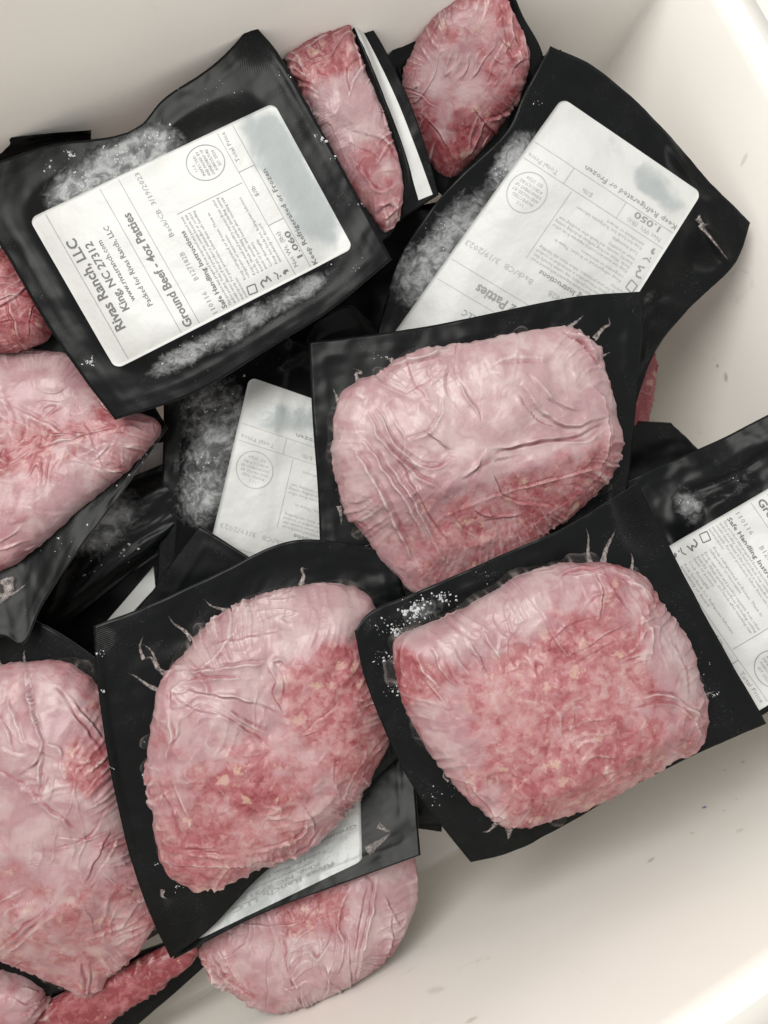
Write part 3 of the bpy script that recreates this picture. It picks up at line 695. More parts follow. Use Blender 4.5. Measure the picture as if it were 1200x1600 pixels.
# upright packs along the back wall
p = Pack('shaded upright beef pack at the top, partly behind the top right label pack')
sheet(p, D([(600, 95), (660, 20), (720, -40), (790, -45)], 45, 42.6), D([(790, -45), (815, 20), (850, 95), (838, 190), (760, 320)], 42.6, 44.5, 49), D([(650, 270), (700, 310), (760, 320)], 48.5, 49), D([(600, 95), (615, 170), (650, 270)], 45, 48.5), seed=6)
p.mid = at(725, 120, 46.0)
q = [at(720, -20, 43.2), at(830, 100, 45.2), at(680, 270, 49.0)]; p.n = nrm(np.cross(q[1] - q[0], q[2] - q[0])); p.n = p.n if p.n @ (CAM - p.mid) > 0 else -p.n
lump(p, [(628, 135), (640, 85), (668, 40), (695, 8), (735, -14), (785, -10), (808, 35), (828, 90), (812, 150), (775, 208), (735, 255), (700, 285), (672, 255), (650, 205)], 1.7, seed=7,
     folds=[([(795, 5), (800, 50), (815, 95)], 5, .16), ([(785, 0), (792, 60), (806, 110)], 4, -.12), ([(660, 175), (690, 210), (710, 250)], 6, .07), ([(760, 190), (790, 180), (815, 150)], 6, .10), ([(690, 20), (672, 60), (668, 80)], 5, -.07)],
     frost=[(720, 90, 90, .25), (690, 140, 60, .2)], red=[(690, 240, 70, 1.0), (670, 220, 50, .6), (740, 120, 120, .4)], base_frost=.12, auto=5, crumple=.06, radial=.05)  # extra red and less frost colour in the shade on this pack
film_tuck(p, [(700, 15), (735, 5), (765, -8)], .16, .08)

p = Pack('upright beef pack with bright red top corner behind the upper left label pack')
sheet(p, D([(400, 90), (470, 40), (528, -6), (538, -12)], 42.5, 42.5), D([(538, -12), (592, 62), (634, 145), (662, 222), (686, 304)], 42.5, 45), D([(500, 420), (600, 375), (625, 345), (686, 304)], 45.5, 45.5, 45), D([(400, 90), (450, 250), (500, 420)], 42.5, 45.5), seed=8,
      ridges=[([(532, 2), (560, 70), (600, 175), (630, 270), (632, 330)], 9, .9)])
p.mid = at(545, 190, 44.2)
lump(p, [(448, 92), (478, 62), (515, 38), (540, 24), (552, 60), (572, 110), (598, 170), (617, 225), (630, 275), (628, 315), (612, 358), (590, 345), (545, 290), (505, 210), (470, 140)], 1.6, seed=9,
     folds=[([(470, 78), (510, 58), (545, 40)], 5, .12), ([(560, 260), (590, 300), (620, 290)], 6, -.12), ([(585, 330), (605, 318), (622, 325)], 4, .14), ([(600, 345), (615, 330), (625, 310)], 3, -.12), ([(545, 220), (580, 235), (605, 260)], 6, .06)],
     frost=[(545, 160, 55, .65), (530, 190, 45, .4), (500, 90, 50, -.6)], red=[(510, 85, 60, 1.0), (570, 240, 60, .5)], base_frost=.30, auto=4, crumple=.09, radial=.07)
strip(p, [(545, 26), (573, 85), (603, 160), (630, 232), (654, 313)], [(550, 21), (583, 80), (619, 154), (648, 227), (676, 304)])

# left pack leaning
p = Pack('large leaning beef pack at the left edge with a wide black flange below it')
sheet(p, D([(-170, 520), (60, 515), (225, 600)], 46, 46, 46), D([(225, 600), (245, 640), (262, 668)], 46, 45.6), D([(-90, 1030), (0, 996), (36, 1007), (66, 945), (130, 850), (190, 770), (262, 668)], 42.5, 42.6, 43.6, 45.6), D([(-170, 520), (-130, 800), (-90, 1030)], 46, 42.5), seed=10,
      frost=[(150, 775, 60, .22, 3, -40), (240, 690, 30, .25)])
p.mid = at(70, 740, 45.3)
lump(p, [(-120, 600), (-60, 552), (0, 548), (60, 548), (115, 558), (150, 592), (182, 632), (225, 648), (246, 655), (246, 676), (205, 722), (150, 770), (95, 820), (45, 860), (0, 888), (-60, 905), (-130, 800)], 2.8, seed=11,
     folds=[([(0, 735), (60, 700), (130, 680), (200, 660)], 5, .07), ([(60, 690), (100, 678), (150, 682)], 3, .06), ([(20, 640), (80, 668), (120, 690)], 9, .06), ([(0, 720), (30, 700), (60, 690)], 5, -.06), ([(-10, 600), (10, 640), (20, 700)], 8, .05), ([(230, 652), (238, 665), (243, 678)], 3, .12)],
     frost=[(40, 590, 90, .45), (150, 750, 90, .30), (70, 800, 90, .30), (60, 700, 60, -.35), (180, 690, 60, -.2)], red=[(50, 700, 90, .55, 2, -20), (120, 670, 60, .4), (5, 740, 50, .5), (0, 850, 30, .7)], base_frost=.28, auto=8, crumple=.06, radial=.04, auto_h=.05)
film_tuck(p, [(12, 905), (22, 920), (15, 935), (-10, 950)], .28, .12, .08)
film_tuck(p, [(-12, 930), (20, 935), (48, 908)], .12, .04, .05)
flakes(p, [(150, 770, 70, 26, .05), (90, 840, 50, 16, .05), (225, 715, 40, 14, .05)], 4)

# black pouches glimpsed in the middle gap
p = Pack('dark label side pack with its pale sticker edge showing in the middle left gap')
sheet(p, D([(40, 1010), (150, 920), (300, 790)], 49, 49), D([(300, 790), (330, 880)], 49, 49.4), D([(90, 1090), (330, 880)], 49.5, 49.4), D([(40, 1010), (90, 1090)], 49, 49.5), seed=12, res=40)
strip(p, [(150, 990), (195, 938), (240, 885)], [(178, 992), (215, 948), (243, 918)])
p = Pack('glossy black pack with a smear of frost in the middle left gap')
sheet(p, D([(120, 770), (205, 745), (310, 700)], 47, 48), D([(310, 700), (330, 770), (292, 838)], 48, 48), D([(30, 1040), (110, 970), (200, 900), (292, 838)], 47, 47.5, 48), D([(120, 770), (80, 900), (30, 1040)], 47, 47), seed=13, bulge=.5, crinkle=.07,
      frost=[(155, 825, 55, .62, 1.6, -50), (190, 790, 40, .30), (210, 850, 60, .12)])
flakes(p, [(195, 860, 22, 10, .08), (150, 870, 50, 14, .04), (130, 900, 40, 8, .04)], 5)
p = Pack('pack with a grey sticker corner under the left leaning pack')
sheet(p, D([(150, 720), (280, 660)], 48.6, 48.8), D([(280, 660), (300, 760)], 48.8, 49), D([(180, 800), (300, 760)], 49, 49), D([(150, 720), (180, 800)], 48.6, 49), seed=14, res=30)
sticker(p, (196, 755), (200, 700), (262, 690), (258, 742))

# label pack in the middle
p = Pack('frosty label side pack in the middle, half hidden behind the large pale beef pack')
sheet(p, D([(258, 590), (330, 560), (440, 528), (480, 540), (700, 590)], 46.6, 46.4, 47), D([(700, 590), (660, 800), (620, 1080)], 47, 47.6, 48), D([(236, 1010), (420, 1060), (620, 1080)], 48, 48), D([(258, 590), (250, 800), (236, 1010)], 46.6, 48), seed=15, bulge=1.0,
      frost=[(335, 640, 60, .55), (330, 730, 55, .5, 1, 0), (310, 790, 40, .5), (440, 565, 30, .2)], crinkle=.09, ridges=[([(390, 590), (430, 575), (475, 548)], 8, .22), ([(320, 620), (345, 680), (350, 700)], 6, .12), ([(310, 650), (325, 720), (320, 770)], 6, .12)])
under_meat(p, 1.6, .75, 15)
sticker(p, (556, 1052), (297, 985), (390, 589), (640, 676), '1.052', faded=True, damp_dim=[(430, 655, 55, .75, 1.8, 15), (500, 640, 40, .6)])
flakes(p, [(320, 640, 40, 30, .07), (370, 575, 20, 12, .10), (330, 720, 40, 20, .05)], 6)

# thin black corner pointing up in the middle
p = Pack('black triangular film corner pointing up in the middle gap')
sheet(p, D([(312, 821), (345, 842), (420, 890)], 44.6, 44.6), D([(420, 890), (420, 1020)], 44.6, 45.5), D([(160, 1010), (300, 1030), (420, 1020)], 45.2, 45.5), D([(312, 821), (268, 880), (225, 940), (160, 1010)], 44.6, 45.2), seed=16, res=40, crinkle=.03)

# bottom left low packs
p = Pack('small beef bulge in the bottom left corner')
sheet(p, D([(-160, 1510), (60, 1520)], 45.5, 46), D([(60, 1520), (70, 1660)], 46, 46), D([(-160, 1680), (70, 1660)], 46, 46), D([(-160, 1510), (-160, 1680)], 45.5, 46), seed=17, res=30)
lump(p, [(-120, 1530), (-50, 1520), (10, 1525), (55, 1540), (74, 1562), (60, 1592), (25, 1625), (-40, 1650), (-110, 1620)], 2.2, seed=18, base_frost=.45, auto=4, na=200, nr=80, folds=[([(20, 1560), (45, 1570), (60, 1560)], 3, -.1), ([(30, 1590), (45, 1580), (55, 1572)], 3, -.1)])
p = Pack('dark red beef strip, deepened for shade, with a black side at the bottom left')
sheet(p, D([(20, 1560), (150, 1510), (305, 1455)], 45.6, 45.8), D([(305, 1455), (330, 1500)], 45.8, 46.6), D([(100, 1690), (200, 1615), (330, 1500)], 46.5, 46.6), D([(20, 1560), (60, 1640), (100, 1690)], 45.6, 46.5), seed=19, res=40)
lump(p, [(50, 1590), (120, 1545), (200, 1510), (270, 1478), (305, 1475), (308, 1495), (260, 1535), (200, 1575), (140, 1620), (80, 1640)], 1.2, seed=20, base_frost=-.5, red=[(180, 1550, 260, 1.3)], auto=5, na=220, nr=70, crumple=.06)  # strong red mask also darkens the strip for its shade

# the lowest front meat
p = Pack('rounded beef pack at the bottom, wrinkled and half under a label pack')
sheet(p, D([(330, 1440), (450, 1370), (600, 1300)], 46.5, 46), D([(600, 1300), (610, 1380)], 46, 46), D([(370, 1540), (480, 1520), (610, 1380)], 46, 46), D([(330, 1440), (370, 1540)], 46.5, 46), seed=21, res=40)
p.mid = at(470, 1460, 45.5)
q = [at(300, 1480, 46.0), at(640, 1370, 45.0), at(420, 1590, 44.2)]; p.n = nrm(np.cross(q[1] - q[0], q[2] - q[0])); p.n = p.n if p.n @ (CAM - p.mid) > 0 else -p.n
lump(p, [(316, 1478), (360, 1420), (440, 1370), (540, 1330), (620, 1318), (646, 1350), (648, 1400), (638, 1445), (615, 1488), (570, 1528), (510, 1560), (450, 1583), (412, 1588), (375, 1570), (345, 1540), (322, 1508)], 2.8, seed=22, cuts=[(560, 1430, 1, .1, .28), (450, 1500, .1, 1, .25)],
     folds=[([(545, 1395), (532, 1420), (530, 1450), (538, 1480), (528, 1520)], 5, .18), ([(590, 1365), (582, 1420), (570, 1470), (558, 1530)], 5, .16), ([(572, 1380), (560, 1440), (552, 1500)], 4, -.10), ([(450, 1465), (452, 1510), (470, 1555)], 6, .14), ([(480, 1480), (495, 1500), (512, 1480), (520, 1450)], 5, .12), ([(440, 1460), (448, 1500), (455, 1540)], 4, -.10),
            ([(310, 1480), (340, 1530), (385, 1575)], 4, .18), ([(325, 1485), (350, 1525), (392, 1560)], 4, -.16), ([(340, 1475), (365, 1520), (400, 1555)], 4, .10), ([(360, 1440), (420, 1448), (480, 1440)], 4, .07), ([(612, 1430), (608, 1480), (596, 1510)], 4, -.13), ([(600, 1400), (625, 1450)], 4, .10), ([(505, 1500), (515, 1530), (505, 1560)], 4, .1)],
     frost=[(600, 1420, 55, .4), (500, 1520, 80, .35), (440, 1500, 60, .15), (480, 1410, 70, -.45)], red=[(480, 1400, 90, .55, 1.6, -20), (620, 1460, 40, .5), (340, 1510, 30, .6)], base_frost=.42, auto=10, crumple=.09, radial=.10, auto_h=.08, autodir=100)

# label pack pinned under the front meat
p = Pack('label side pack pinned under the tall front beef pack, sticker upside down')
sheet(p, D([(330, 1290), (480, 1180), (640, 1120)], 45.4, 45.2, 45), D([(640, 1120), (650, 1240), (657, 1336)], 45, 43.8, 42.3), D([(272, 1499), (400, 1432), (520, 1386), (657, 1336)], 42.9, 42.3), D([(330, 1290), (290, 1400), (272, 1499)], 45.4, 42.9), seed=23, crinkle=.05)
under_meat(p, .6, .5, 23)
sticker(p, (566, 1345), (306, 1470), (230, 1240), (560, 1130), vrange=(0, 8.0), faded=True, damp_dim=[(440, 1380, 200, .8)])  # overall grey is dimness put into the paper colour, no wetness
p_ = p
film_tuck(p, [(575, 1330), (600, 1312), (612, 1300)], .2, .1); film_tuck(p, [(592, 1290), (605, 1300), (612, 1298)], .14, .06)

# right label pack
p = Pack('label side pack at the right edge, sticker running under the lower right beef pack')
sheet(p, D([(975, 752), (1060, 715), (1130, 684), (1200, 648), (1330, 585)], 44.4, 44, 42.6), D([(1330, 585), (1420, 760), (1500, 915)], 42.6, 40.6, 39.5), D([(1135, 1152), (1215, 1102), (1500, 915)], 42.6, 42, 39.5), D([(975, 752), (1050, 950), (1135, 1152)], 44.4, 42.6), seed=24, bulge=.8, margin=.16, crinkle=.10,
      frost=[(1075, 790, 30, .55, 1.4, 60), (1140, 760, 60, .22, 2, -30)], ridges=[([(1060, 790), (1080, 770), (1120, 755), (1160, 735), (1210, 700)], 6, .22), ([(1100, 800), (1140, 770), (1190, 745)], 9, .18), ([(1120, 790), (1150, 775)], 5, .15), ([(1080, 770), (1090, 800), (1085, 825)], 7, .2)])
under_meat(p, 1.5, .7, 24)
sticker(p, (1283, 716), (1448, 948), (1118, 1152), (950, 908), '1.044')
flakes(p, [(1075, 785, 16, 14, .06), (1150, 750, 40, 12, .05)], 7)

# top right label pack
p = Pack('label side pack at top right, leaning on the right wall of the cooler')
sheet(p, D([(860, 72), (920, 100), (985, 150), (1050, 218), (1110, 283), (1172, 348)], 43.4, 45.5, 46.4), D([(1172, 348), (1145, 415), (1070, 490), (1018, 560), (975, 690)], 46.4, 47), D([(560, 640), (750, 680), (975, 690)], 47.4, 47), D([(860, 72), (818, 150), (790, 208), (720, 275), (668, 335), (615, 430), (560, 640)], 43.4, 44.5, 47.4), seed=25, bulge=.9, margin=.2, crinkle=.07,
      frost=[(800, 250, 55, .8, 2.2, -58), (715, 355, 70, .7, 2.0, -52), (655, 435, 55, .6), (1000, 470, 35, .3, 1.5, -60)], ribs=[(1085, 265, 45, 1.0, 1.6, 48), (1100, 390, 30, .9), (1040, 520, 55, .7)], rib_dir=(130, 0),
      ridges=[([(1030, 200), (1060, 250), (1085, 290)], 9, .25), ([(1095, 340), (1110, 370), (1138, 412)], 6, .35), ([(1020, 480), (1010, 530), (1000, 590)], 6, .2)])
under_meat(p, 2.0, .72, 25)
sticker(p, (850, 690), (596, 548), (878, 153), (1096, 302), '1.050', faded=True, damp_dim=[(1020, 285, 50, .75, 1.6, 40), (940, 220, 50, .45, 2.2, 35), (1060, 340, 30, .4)])
flakes(p, [(780, 270, 30, 26, .06), (700, 360, 40, 30, .06), (835, 160, 12, 8, .06)], 8)
film_tuck(p, [(1088, 340), (1098, 355), (1108, 350)], .14, .06); film_tuck(p, [(1092, 352), (1115, 375), (1140, 410)], .08, .05)

# upper left label pack
p = Pack('label side pack at upper left with a fully readable ground beef sticker')
sheet(p, D([(-32, 262), (70, 228), (200, 207), (258, 152), (330, 104), (396, 37)], 41.2, 40.6, 40.2), D([(396, 37), (440, 92), (500, 200), (550, 290), (612, 405)], 40.2, 41.6), D([(180, 656), (300, 616), (420, 545), (520, 482), (612, 405)], 42.4, 41.6), D([(-32, 262), (-20, 345), (20, 415), (75, 510), (130, 590), (180, 656)], 41.2, 42.4), seed=26, bulge=.9, margin=.18, crinkle=.05,
      frost=[(115, 295, 50, .80, 1.5, -25), (175, 262, 52, .85, 1.4, -25), (238, 228, 48, .85, 1.4, -20), (280, 560, 55, .75, 3, -28), (370, 512, 70, .7, 3.2, -30), (470, 455, 60, .6, 3, -30), (5, 290, 30, .12), (390, 60, 25, .10)],
      ribs=[(400, 70, 30, .5)], ridges=[([(392, 45), (440, 105), (500, 205), (545, 285)], 6, .16)])
under_meat(p, 1.9, .74, 26)
sticker(p, (181, 577), (46, 342), (428, 161), (552, 388), '1.060', damp_dim=[(440, 240, 75, .80, 1.2, 60), (500, 340, 60, .75), (395, 200, 40, .3), (100, 340, 30, .25), (470, 410, 30, .3), (200, 540, 30, .3)])
flakes(p, [(110, 238, 10, 22, .09), (75, 262, 16, 14, .05), (180, 250, 45, 80, .07), (130, 290, 30, 50, .06), (235, 215, 25, 40, .06), (140, 565, 10, 26, .08), (505, 215, 14, 22, .09), (525, 245, 14, 14, .06), (560, 320, 12, 10, .05), (300, 555, 70, 20, .04), (450, 120, 90, 25, .03), (350, 130, 70, 25, .03), (560, 420, 50, 16, .03)], 9)

# large pale meat in the middle
p = Pack('large pale frosty beef pack in the middle, standing proud on its black backing')
sheet(p, D([(482, 534), (600, 520), (720, 500), (850, 472), (930, 460), (1006, 455)], 43, 43.4), D([(1006, 455), (1004, 520), (996, 600), (985, 720), (965, 850)], 43.4, 44), D([(505, 935), (700, 965), (965, 850)], 43.8, 44), D([(482, 534), (488, 650), (496, 760), (500, 850), (505, 935)], 43, 43.8), seed=27, crinkle=.07,
      frost=[(545, 870, 60, .12), (900, 500, 50, .1)])
lump(p, [(524, 645), (545, 605), (590, 582), (640, 553), (720, 540), (800, 522), (880, 512), (930, 535), (945, 575), (962, 625), (980, 690), (972, 735), (930, 780), (870, 830), (800, 880), (730, 915), (660, 932), (625, 905), (575, 850), (535, 790), (522, 720)], 3.7, seed=28, skirt=True, power=2.9, cuts=[(800, 735, .25, .97, .60), (560, 720, -.85, .5, .25), (930, 640, 1, .1, .4)], fscale=1.4, wrink=.03, wdir=20,
     folds=[([(578, 650), (590, 680), (612, 705), (650, 742), (705, 776)], 6, -.24), ([(570, 690), (605, 740), (640, 790), (668, 850)], 7, .22), ([(552, 700), (590, 760), (625, 830), (650, 885)], 7, .18), ([(600, 712), (640, 770), (680, 850), (700, 880)], 6, .18), ([(618, 705), (650, 760), (672, 800), (705, 850)], 5, -.16), ([(590, 640), (615, 690), (650, 720), (690, 732)], 5, .18),
            ([(640, 690), (668, 678), (690, 650), (690, 625)], 6, .16), ([(665, 672), (690, 690), (708, 706)], 4, .16), ([(640, 720), (680, 734), (705, 715)], 5, -.12), ([(735, 740), (770, 705), (830, 690), (900, 678), (945, 655)], 6, -.16), ([(720, 745), (765, 718), (800, 712)], 6, .14), ([(815, 600), (845, 640), (890, 665), (940, 650)], 6, .16), ([(830, 585), (865, 625), (905, 640)], 6, .13), ([(805, 615), (835, 655), (870, 672)], 4, -.11),
            ([(922, 600), (942, 640), (945, 700), (930, 750)], 5, .17), ([(934, 612), (952, 660), (948, 720)], 4, -.14), ([(720, 600), (735, 630), (750, 652)], 5, .11), ([(700, 570), (690, 600), (700, 625)], 9, .08), ([(770, 742), (785, 775), (830, 790)], 4, -.12), ([(742, 795), (760, 806), (775, 805)], 3, -.10), ([(755, 812), (790, 806), (815, 805)], 3, -.10), ([(698, 790), (720, 825), (748, 842)], 4, -.10), ([(690, 806), (780, 772), (880, 745), (975, 718)], 3, .09), ([(600, 575), (660, 560), (700, 545)], 5, .14), ([(640, 560), (665, 545), (720, 540)], 4, .12), ([(880, 515), (905, 530), (935, 560)], 4, .16), ([(895, 520), (920, 545), (935, 575)], 4, -.14), ([(760, 575), (800, 560), (860, 560)], 10, .06), ([(860, 690), (915, 690), (950, 665)], 5, .1)],
     frost=[(760, 600, 170, .50, 1.3, -10), (720, 680, 90, .4), (880, 600, 80, .3), (600, 700, 80, .3), (900, 770, 110, -.5, 1.6, -30), (750, 860, 120, -.35), (780, 770, 60, -.2)], red=[(595, 670, 32, .9), (900, 530, 30, .6), (610, 690, 30, .6), (760, 800, 160, .12)], base_frost=.52, auto=10, crumple=.10, radial=.09, auto_h=.06)
for a in [([(560, 596), (556, 580), (575, 582), (550, 574)], .10, .05), ([(530, 630), (524, 615), (520, 606)], .12, .05), ([(610, 566), (618, 558), (602, 562)], .08, .04), ([(530, 790), (534, 808), (533, 822)], .12, .04), ([(888, 512), (905, 500), (912, 492)], .10, .04), ([(928, 530), (945, 512), (958, 508), (950, 495)], .12, .05), ([(935, 560), (948, 552), (955, 550)], .08, .04), ([(545, 870), (560, 856), (580, 850)], .08, .04), ([(590, 900), (580, 870), (598, 850)], .10, .05), ([(610, 900), (598, 880), (606, 860)], .08, .04)]: film_tuck(p, *a)
flakes(p, [(540, 860, 30, 12, .04), (515, 760, 10, 5, .04), (600, 560, 30, 8, .04)], 10)

# left bottom meat
p = Pack('large wrinkled beef pack at the bottom left, cut by the picture edge')
sheet(p, D([(-170, 930), (-60, 940), (60, 972), (150, 1030), (205, 1080)], 44, 43.8, 44.4), D([(205, 1080), (230, 1280), (262, 1450)], 44.6, 45.2), D([(-170, 1560), (60, 1560), (262, 1450)], 45.2, 45.2), D([(-170, 930), (-170, 1560)], 44, 45.2), seed=29, frost=[(60, 1020, 60, .12), (150, 1050, 30, .2)])
lump(p, [(-150, 1120), (-80, 1060), (0, 1044), (60, 1038), (110, 1052), (155, 1095), (185, 1190), (205, 1290), (232, 1390), (240, 1450), (215, 1495), (165, 1540), (132, 1572), (100, 1560), (50, 1535), (0, 1508), (-80, 1480), (-150, 1380), (-175, 1250)], 3.3, seed=30, skirt=True, cuts=[(60, 1170, .1, -1, .25), (150, 1340, 1, .1, .22), (80, 1430, .3, 1, .35)],
     folds=[([(40, 1040), (44, 1075), (52, 1115), (66, 1160)], 6, .34), ([(66, 1160), (55, 1190), (30, 1210)], 6, .16), ([(66, 1162), (62, 1200), (58, 1240)], 6, .14), ([(70, 1160), (92, 1170), (95, 1190)], 5, .12), ([(-20, 1200), (30, 1225), (80, 1270), (135, 1312)], 6, -.10), ([(-10, 1490), (40, 1450), (80, 1415), (95, 1395)], 5, -.14), ([(0, 1500), (50, 1455), (90, 1425)], 6, .10), ([(170, 1300), (150, 1340), (130, 1380)], 4, -.09), ([(185, 1310), (165, 1350), (140, 1385)], 4, .08), ([(110, 1090), (140, 1130), (165, 1160)], 6, .12), ([(90, 1080), (120, 1125), (160, 1180)], 6, -.09), ([(10, 1090), (25, 1130), (40, 1170)], 6, .12), ([(-10, 1110), (10, 1140), (20, 1180)], 6, -.1), ([(120, 1500), (130, 1530), (128, 1560)], 5, -.16), ([(140, 1510), (138, 1540), (132, 1568)], 5, .16), ([(100, 1480), (180, 1450), (215, 1430), (225, 1400)], 5, .07), ([(30, 1330), (80, 1340), (140, 1320)], 12, .05), ([(0, 1170), (30, 1180), (55, 1175)], 5, .1), ([(120, 1195), (145, 1190), (170, 1195)], 4, .1)],
     frost=[(60, 1250, 120, .30), (110, 1330, 70, .2), (50, 1110, 80, .25), (130, 1200, 40, -.5)], red=[(145, 1190, 45, .5), (150, 1420, 100, .15)], base_frost=.32, auto=12, crumple=.09, radial=.10, auto_h=.07)
film_tuck(p, [(42, 1048), (38, 1025), (40, 1012)], .12, .06, .1); film_tuck(p, [(5, 1050), (0, 1030), (-10, 1015)], .10, .05, .06); film_tuck(p, [(118, 1070), (112, 1050), (118, 1038)], .1, .05, .06)

# tall front meat
p = Pack('tall beef pack at lower centre with curled black flange and a ribbed lower corner')
sheet(p, D([(146, 978), (230, 946), (340, 896), (430, 852), (500, 843), (615, 862)], 41.2, 42.2, 43), D([(615, 862), (640, 1000), (625, 1180)], 43, 43.2), D([(266, 1499), (330, 1450), (400, 1375), (480, 1310), (560, 1240), (625, 1180)], 42.2, 43.2), D([(146, 978), (152, 1060), (165, 1150), (181, 1240), (205, 1340), (235, 1430), (266, 1499)], 41.2, 41.6, 42.2), seed=31, crinkle=.08,
      ribs=[(275, 1460, 55, 1.0), (160, 1000, 20, .3)], rib_dir=(0, 120), ridges=[([(148, 982), (156, 1060), (168, 1150), (184, 1240), (208, 1340)], 6, .3)], frost=[(260, 1160, 40, .1), (300, 920, 60, .08)])
lump(p, [(290, 1015), (340, 968), (420, 930), (500, 914), (562, 924), (590, 955), (602, 1010), (610, 1080), (612, 1145), (600, 1190), (565, 1250), (520, 1298), (462, 1345), (390, 1372), (330, 1398), (268, 1385), (246, 1340), (236, 1270), (226, 1205), (236, 1130), (252, 1065)], 3.5, seed=32, skirt=True, power=2.6, cuts=[(440, 1005, -.3, -.95, .38), (545, 1080, 1, -.1, .45), (330, 1300, -.2, 1, .25), (470, 1290, .7, .7, .4)],
     folds=[([(262, 1050), (310, 1050), (360, 1042), (420, 1036)], 6, .22), ([(270, 1068), (330, 1062), (400, 1060)], 5, -.13), ([(290, 1075), (350, 1085), (400, 1098), (445, 1115)], 6, .18), ([(415, 1038), (432, 1060), (430, 1085), (446, 1115)], 4, -.15), ([(420, 1030), (440, 1060), (440, 1090)], 4, .12), ([(340, 1100), (380, 1125), (420, 1150)], 5, .12), ([(330, 1110), (380, 1140), (410, 1160)], 4, -.08), ([(300, 970), (350, 955), (400, 940)], 5, .10), ([(330, 1010), (390, 1000), (450, 985)], 7, .08), ([(255, 1325), (310, 1335), (370, 1340)], 6, -.18), ([(250, 1345), (310, 1350), (380, 1350), (420, 1335)], 6, .18), ([(400, 1330), (440, 1320), (475, 1300), (480, 1270)], 5, .14), ([(410, 1350), (470, 1330), (505, 1295)], 4, -.12), ([(475, 1265), (490, 1290), (478, 1320)], 4, .12), ([(255, 1230), (275, 1270), (285, 1310)], 6, -.12), ([(265, 1210), (290, 1260), (300, 1300)], 7, .10), ([(470, 1150), (510, 1120), (540, 1090)], 6, .05), ([(380, 1370), (340, 1385), (290, 1390)], 5, .12), ([(450, 1040), (440, 1030), (425, 1034)], 5, .2), ([(262, 1110), (268, 1150), (260, 1190)], 6, .1)],
     frost=[(470, 960, 100, .75, 1.8, -20), (400, 990, 80, .4), (330, 1080, 80, .3), (560, 960, 40, .3), (520, 1060, 90, -.45), (400, 1250, 80, -.3), (570, 1160, 60, -.4), (300, 1350, 70, -.3)], red=[(510, 1010, 60, .45), (390, 1240, 45, .7), (560, 1150, 60, .3), (290, 1350, 60, .5), (270, 1200, 50, .3), (400, 1290, 60, .3)], base_frost=.40, auto=14, crumple=.12, radial=.10, auto_h=.07)
for a in [([(300, 1000), (290, 985), (270, 975), (262, 960)], .10, .05), ([(262, 1055), (245, 1040), (238, 1020), (222, 1030)], .12, .06), ([(246, 1040), (240, 1015), (222, 1005)], .08, .04), ([(252, 1080), (230, 1070), (212, 1055), (200, 1052)], .11, .05), ([(225, 1030), (215, 1010), (225, 990)], .08, .04), ([(470, 915), (474, 895), (466, 880), (482, 890)], .12, .05), ([(360, 955), (330, 950), (318, 935)], .09, .04), ([(255, 1390), (250, 1400), (262, 1405)], .1, .05)]: film_tuck(p, *a)
flakes(p, [(245, 1155, 16, 26, .08), (232, 1215, 10, 18, .09), (250, 1280, 10, 12, .07), (245, 1350, 10, 10, .07), (155, 1020, 8, 12, .05), (160, 1080, 6, 14, .05), (175, 1200, 6, 10, .04), (275, 1385, 12, 14, .07)], 11)

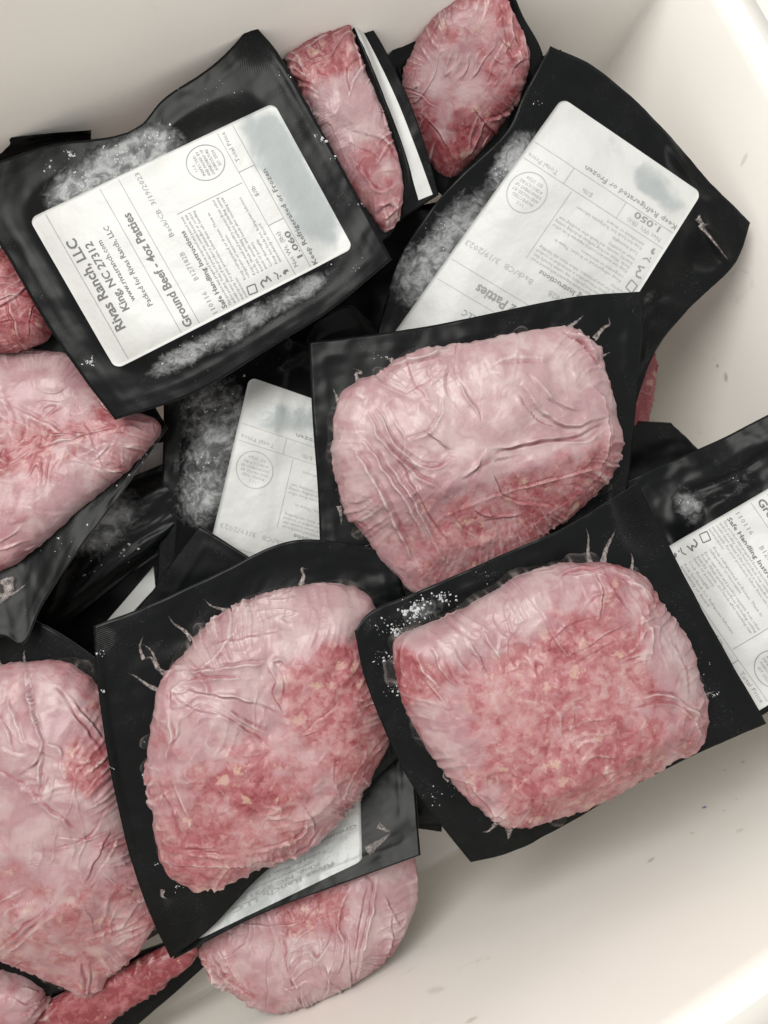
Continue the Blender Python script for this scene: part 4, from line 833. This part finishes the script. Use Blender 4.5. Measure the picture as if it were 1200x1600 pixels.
# lower right meat
p = Pack('round beef pack at lower right with frost scattered over the black film on its left')
sheet(p, D([(554, 986), (580, 955), (640, 930), (720, 895), (800, 860), (880, 825), (940, 790), (996, 754)], 39.8, 40.2, 40.8), D([(996, 754), (1040, 840), (1090, 940), (1140, 1030), (1196, 1130)], 40.8, 40.6), D([(735, 1346), (800, 1331), (870, 1296), (960, 1241), (1080, 1181), (1196, 1130)], 40.4, 40.6), D([(554, 986), (570, 1060), (605, 1150), (640, 1220), (690, 1290), (735, 1346)], 39.8, 40.4), seed=33, crinkle=.07,
      frost=[(660, 955, 45, .42, 2, -25), (600, 1030, 40, .15), (690, 1240, 60, .10), (1080, 1040, 40, .14)], ribs=[(985, 785, 50, .9, 2, 70), (1010, 830, 40, .5)], rib_dir=(0, 120))
lump(p, [(616, 1008), (655, 985), (720, 958), (790, 916), (850, 890), (905, 878), (965, 886), (1015, 908), (1050, 955), (1088, 1008), (1100, 1055), (1115, 1108), (1106, 1165), (1060, 1195), (990, 1236), (905, 1280), (835, 1297), (792, 1294), (740, 1258), (690, 1202), (650, 1140), (622, 1070)], 3.3, seed=34, skirt=True, power=2.6, cuts=[(1030, 1000, .9, -.4, .5), (760, 960, -.45, -.9, .32), (960, 1200, .45, .9, .42), (680, 1120, -.9, .4, .35)],
     folds=[([(650, 1020), (665, 1050), (690, 1075)], 5, .12), ([(675, 1010), (690, 1045), (710, 1070)], 5, .12), ([(700, 1000), (715, 1030), (735, 1055)], 5, .12), ([(725, 990), (740, 1020), (760, 1050)], 5, .11), ([(750, 975), (765, 1005), (790, 1040)], 5, .11), ([(690, 1020), (700, 1050), (715, 1075)], 4, -.1), ([(735, 1005), (750, 1035), (765, 1060)], 4, -.09), ([(665, 1060), (690, 1090), (700, 1110)], 5, .1), ([(925, 895), (938, 925), (935, 965)], 5, .20), ([(940, 890), (960, 930), (985, 960)], 6, -.15), ([(955, 890), (995, 915), (1030, 960)], 6, .16), ([(870, 1035), (930, 1000), (985, 970)], 4, .08), ([(880, 1045), (940, 1010), (1000, 985)], 4, -.05), ([(1000, 960), (1020, 990), (1015, 1030)], 6, .08), ([(985, 1095), (1040, 1085), (1080, 1110), (1110, 1130)], 5, .16), ([(990, 1110), (1045, 1100), (1085, 1130)], 5, -.13), ([(1060, 1100), (1090, 1140), (1080, 1175)], 5, .14), ([(1040, 1170), (1075, 1180), (1100, 1160)], 5, .14), ([(1050, 1150), (1075, 1160), (1090, 1140)], 4, -.14), ([(830, 1290), (850, 1255), (855, 1230)], 5, -.09), ([(800, 1290), (760, 1255), (735, 1225)], 5, .10), ([(870, 905), (890, 890), (940, 885)], 4, -.10), ([(880, 900), (930, 900), (980, 912)], 4, .1), ([(1040, 990), (1065, 1040), (1075, 1090)], 8, .07), ([(795, 1200), (815, 1215), (830, 1205)], 4, .06)],
     frost=[(760, 950, 130, .55, 1.8, -25), (1070, 1030, 60, .6, 1.2, 60), (700, 1150, 70, .25), (850, 1100, 130, -.45), (930, 1220, 110, -.6, 1.8, -25), (640, 1060, 45, -.45), (960, 1040, 60, -.3)], red=[(635, 1060, 45, .7), (970, 930, 55, .5), (930, 1230, 110, .45, 2, -25), (1080, 1140, 35, .7), (1020, 1130, 60, .4), (820, 1280, 50, .4)], base_frost=.38, auto=10, crumple=.08, radial=.09, auto_h=.06)
for a in [([(925, 885), (916, 865), (920, 840), (915, 824)], .10, .05), ([(940, 885), (945, 855), (958, 835), (962, 825)], .14, .07), ([(985, 895), (990, 875), (985, 862)], .09, .04), ([(795, 1292), (796, 1306), (792, 1312)], .16, .08), ([(775, 1285), (765, 1300), (752, 1300)], .09, .04), ([(1100, 1085), (1118, 1080)], .06, .03), ([(700, 1220), (690, 1215), (694, 1200)], .05, .03), ([(640, 1000), (622, 985), (615, 970)], .07, .04)]: film_tuck(p, *a)
flakes(p, [(650, 955, 34, 120, .09), (690, 935, 22, 60, .08), (620, 985, 24, 60, .07), (600, 1030, 22, 30, .06), (590, 980, 20, 24, .05), (612, 1080, 20, 20, .05), (680, 1240, 40, 24, .035), (1080, 1040, 40, 40, .03), (1120, 1085, 14, 12, .05), (760, 900, 60, 16, .03)], 12)
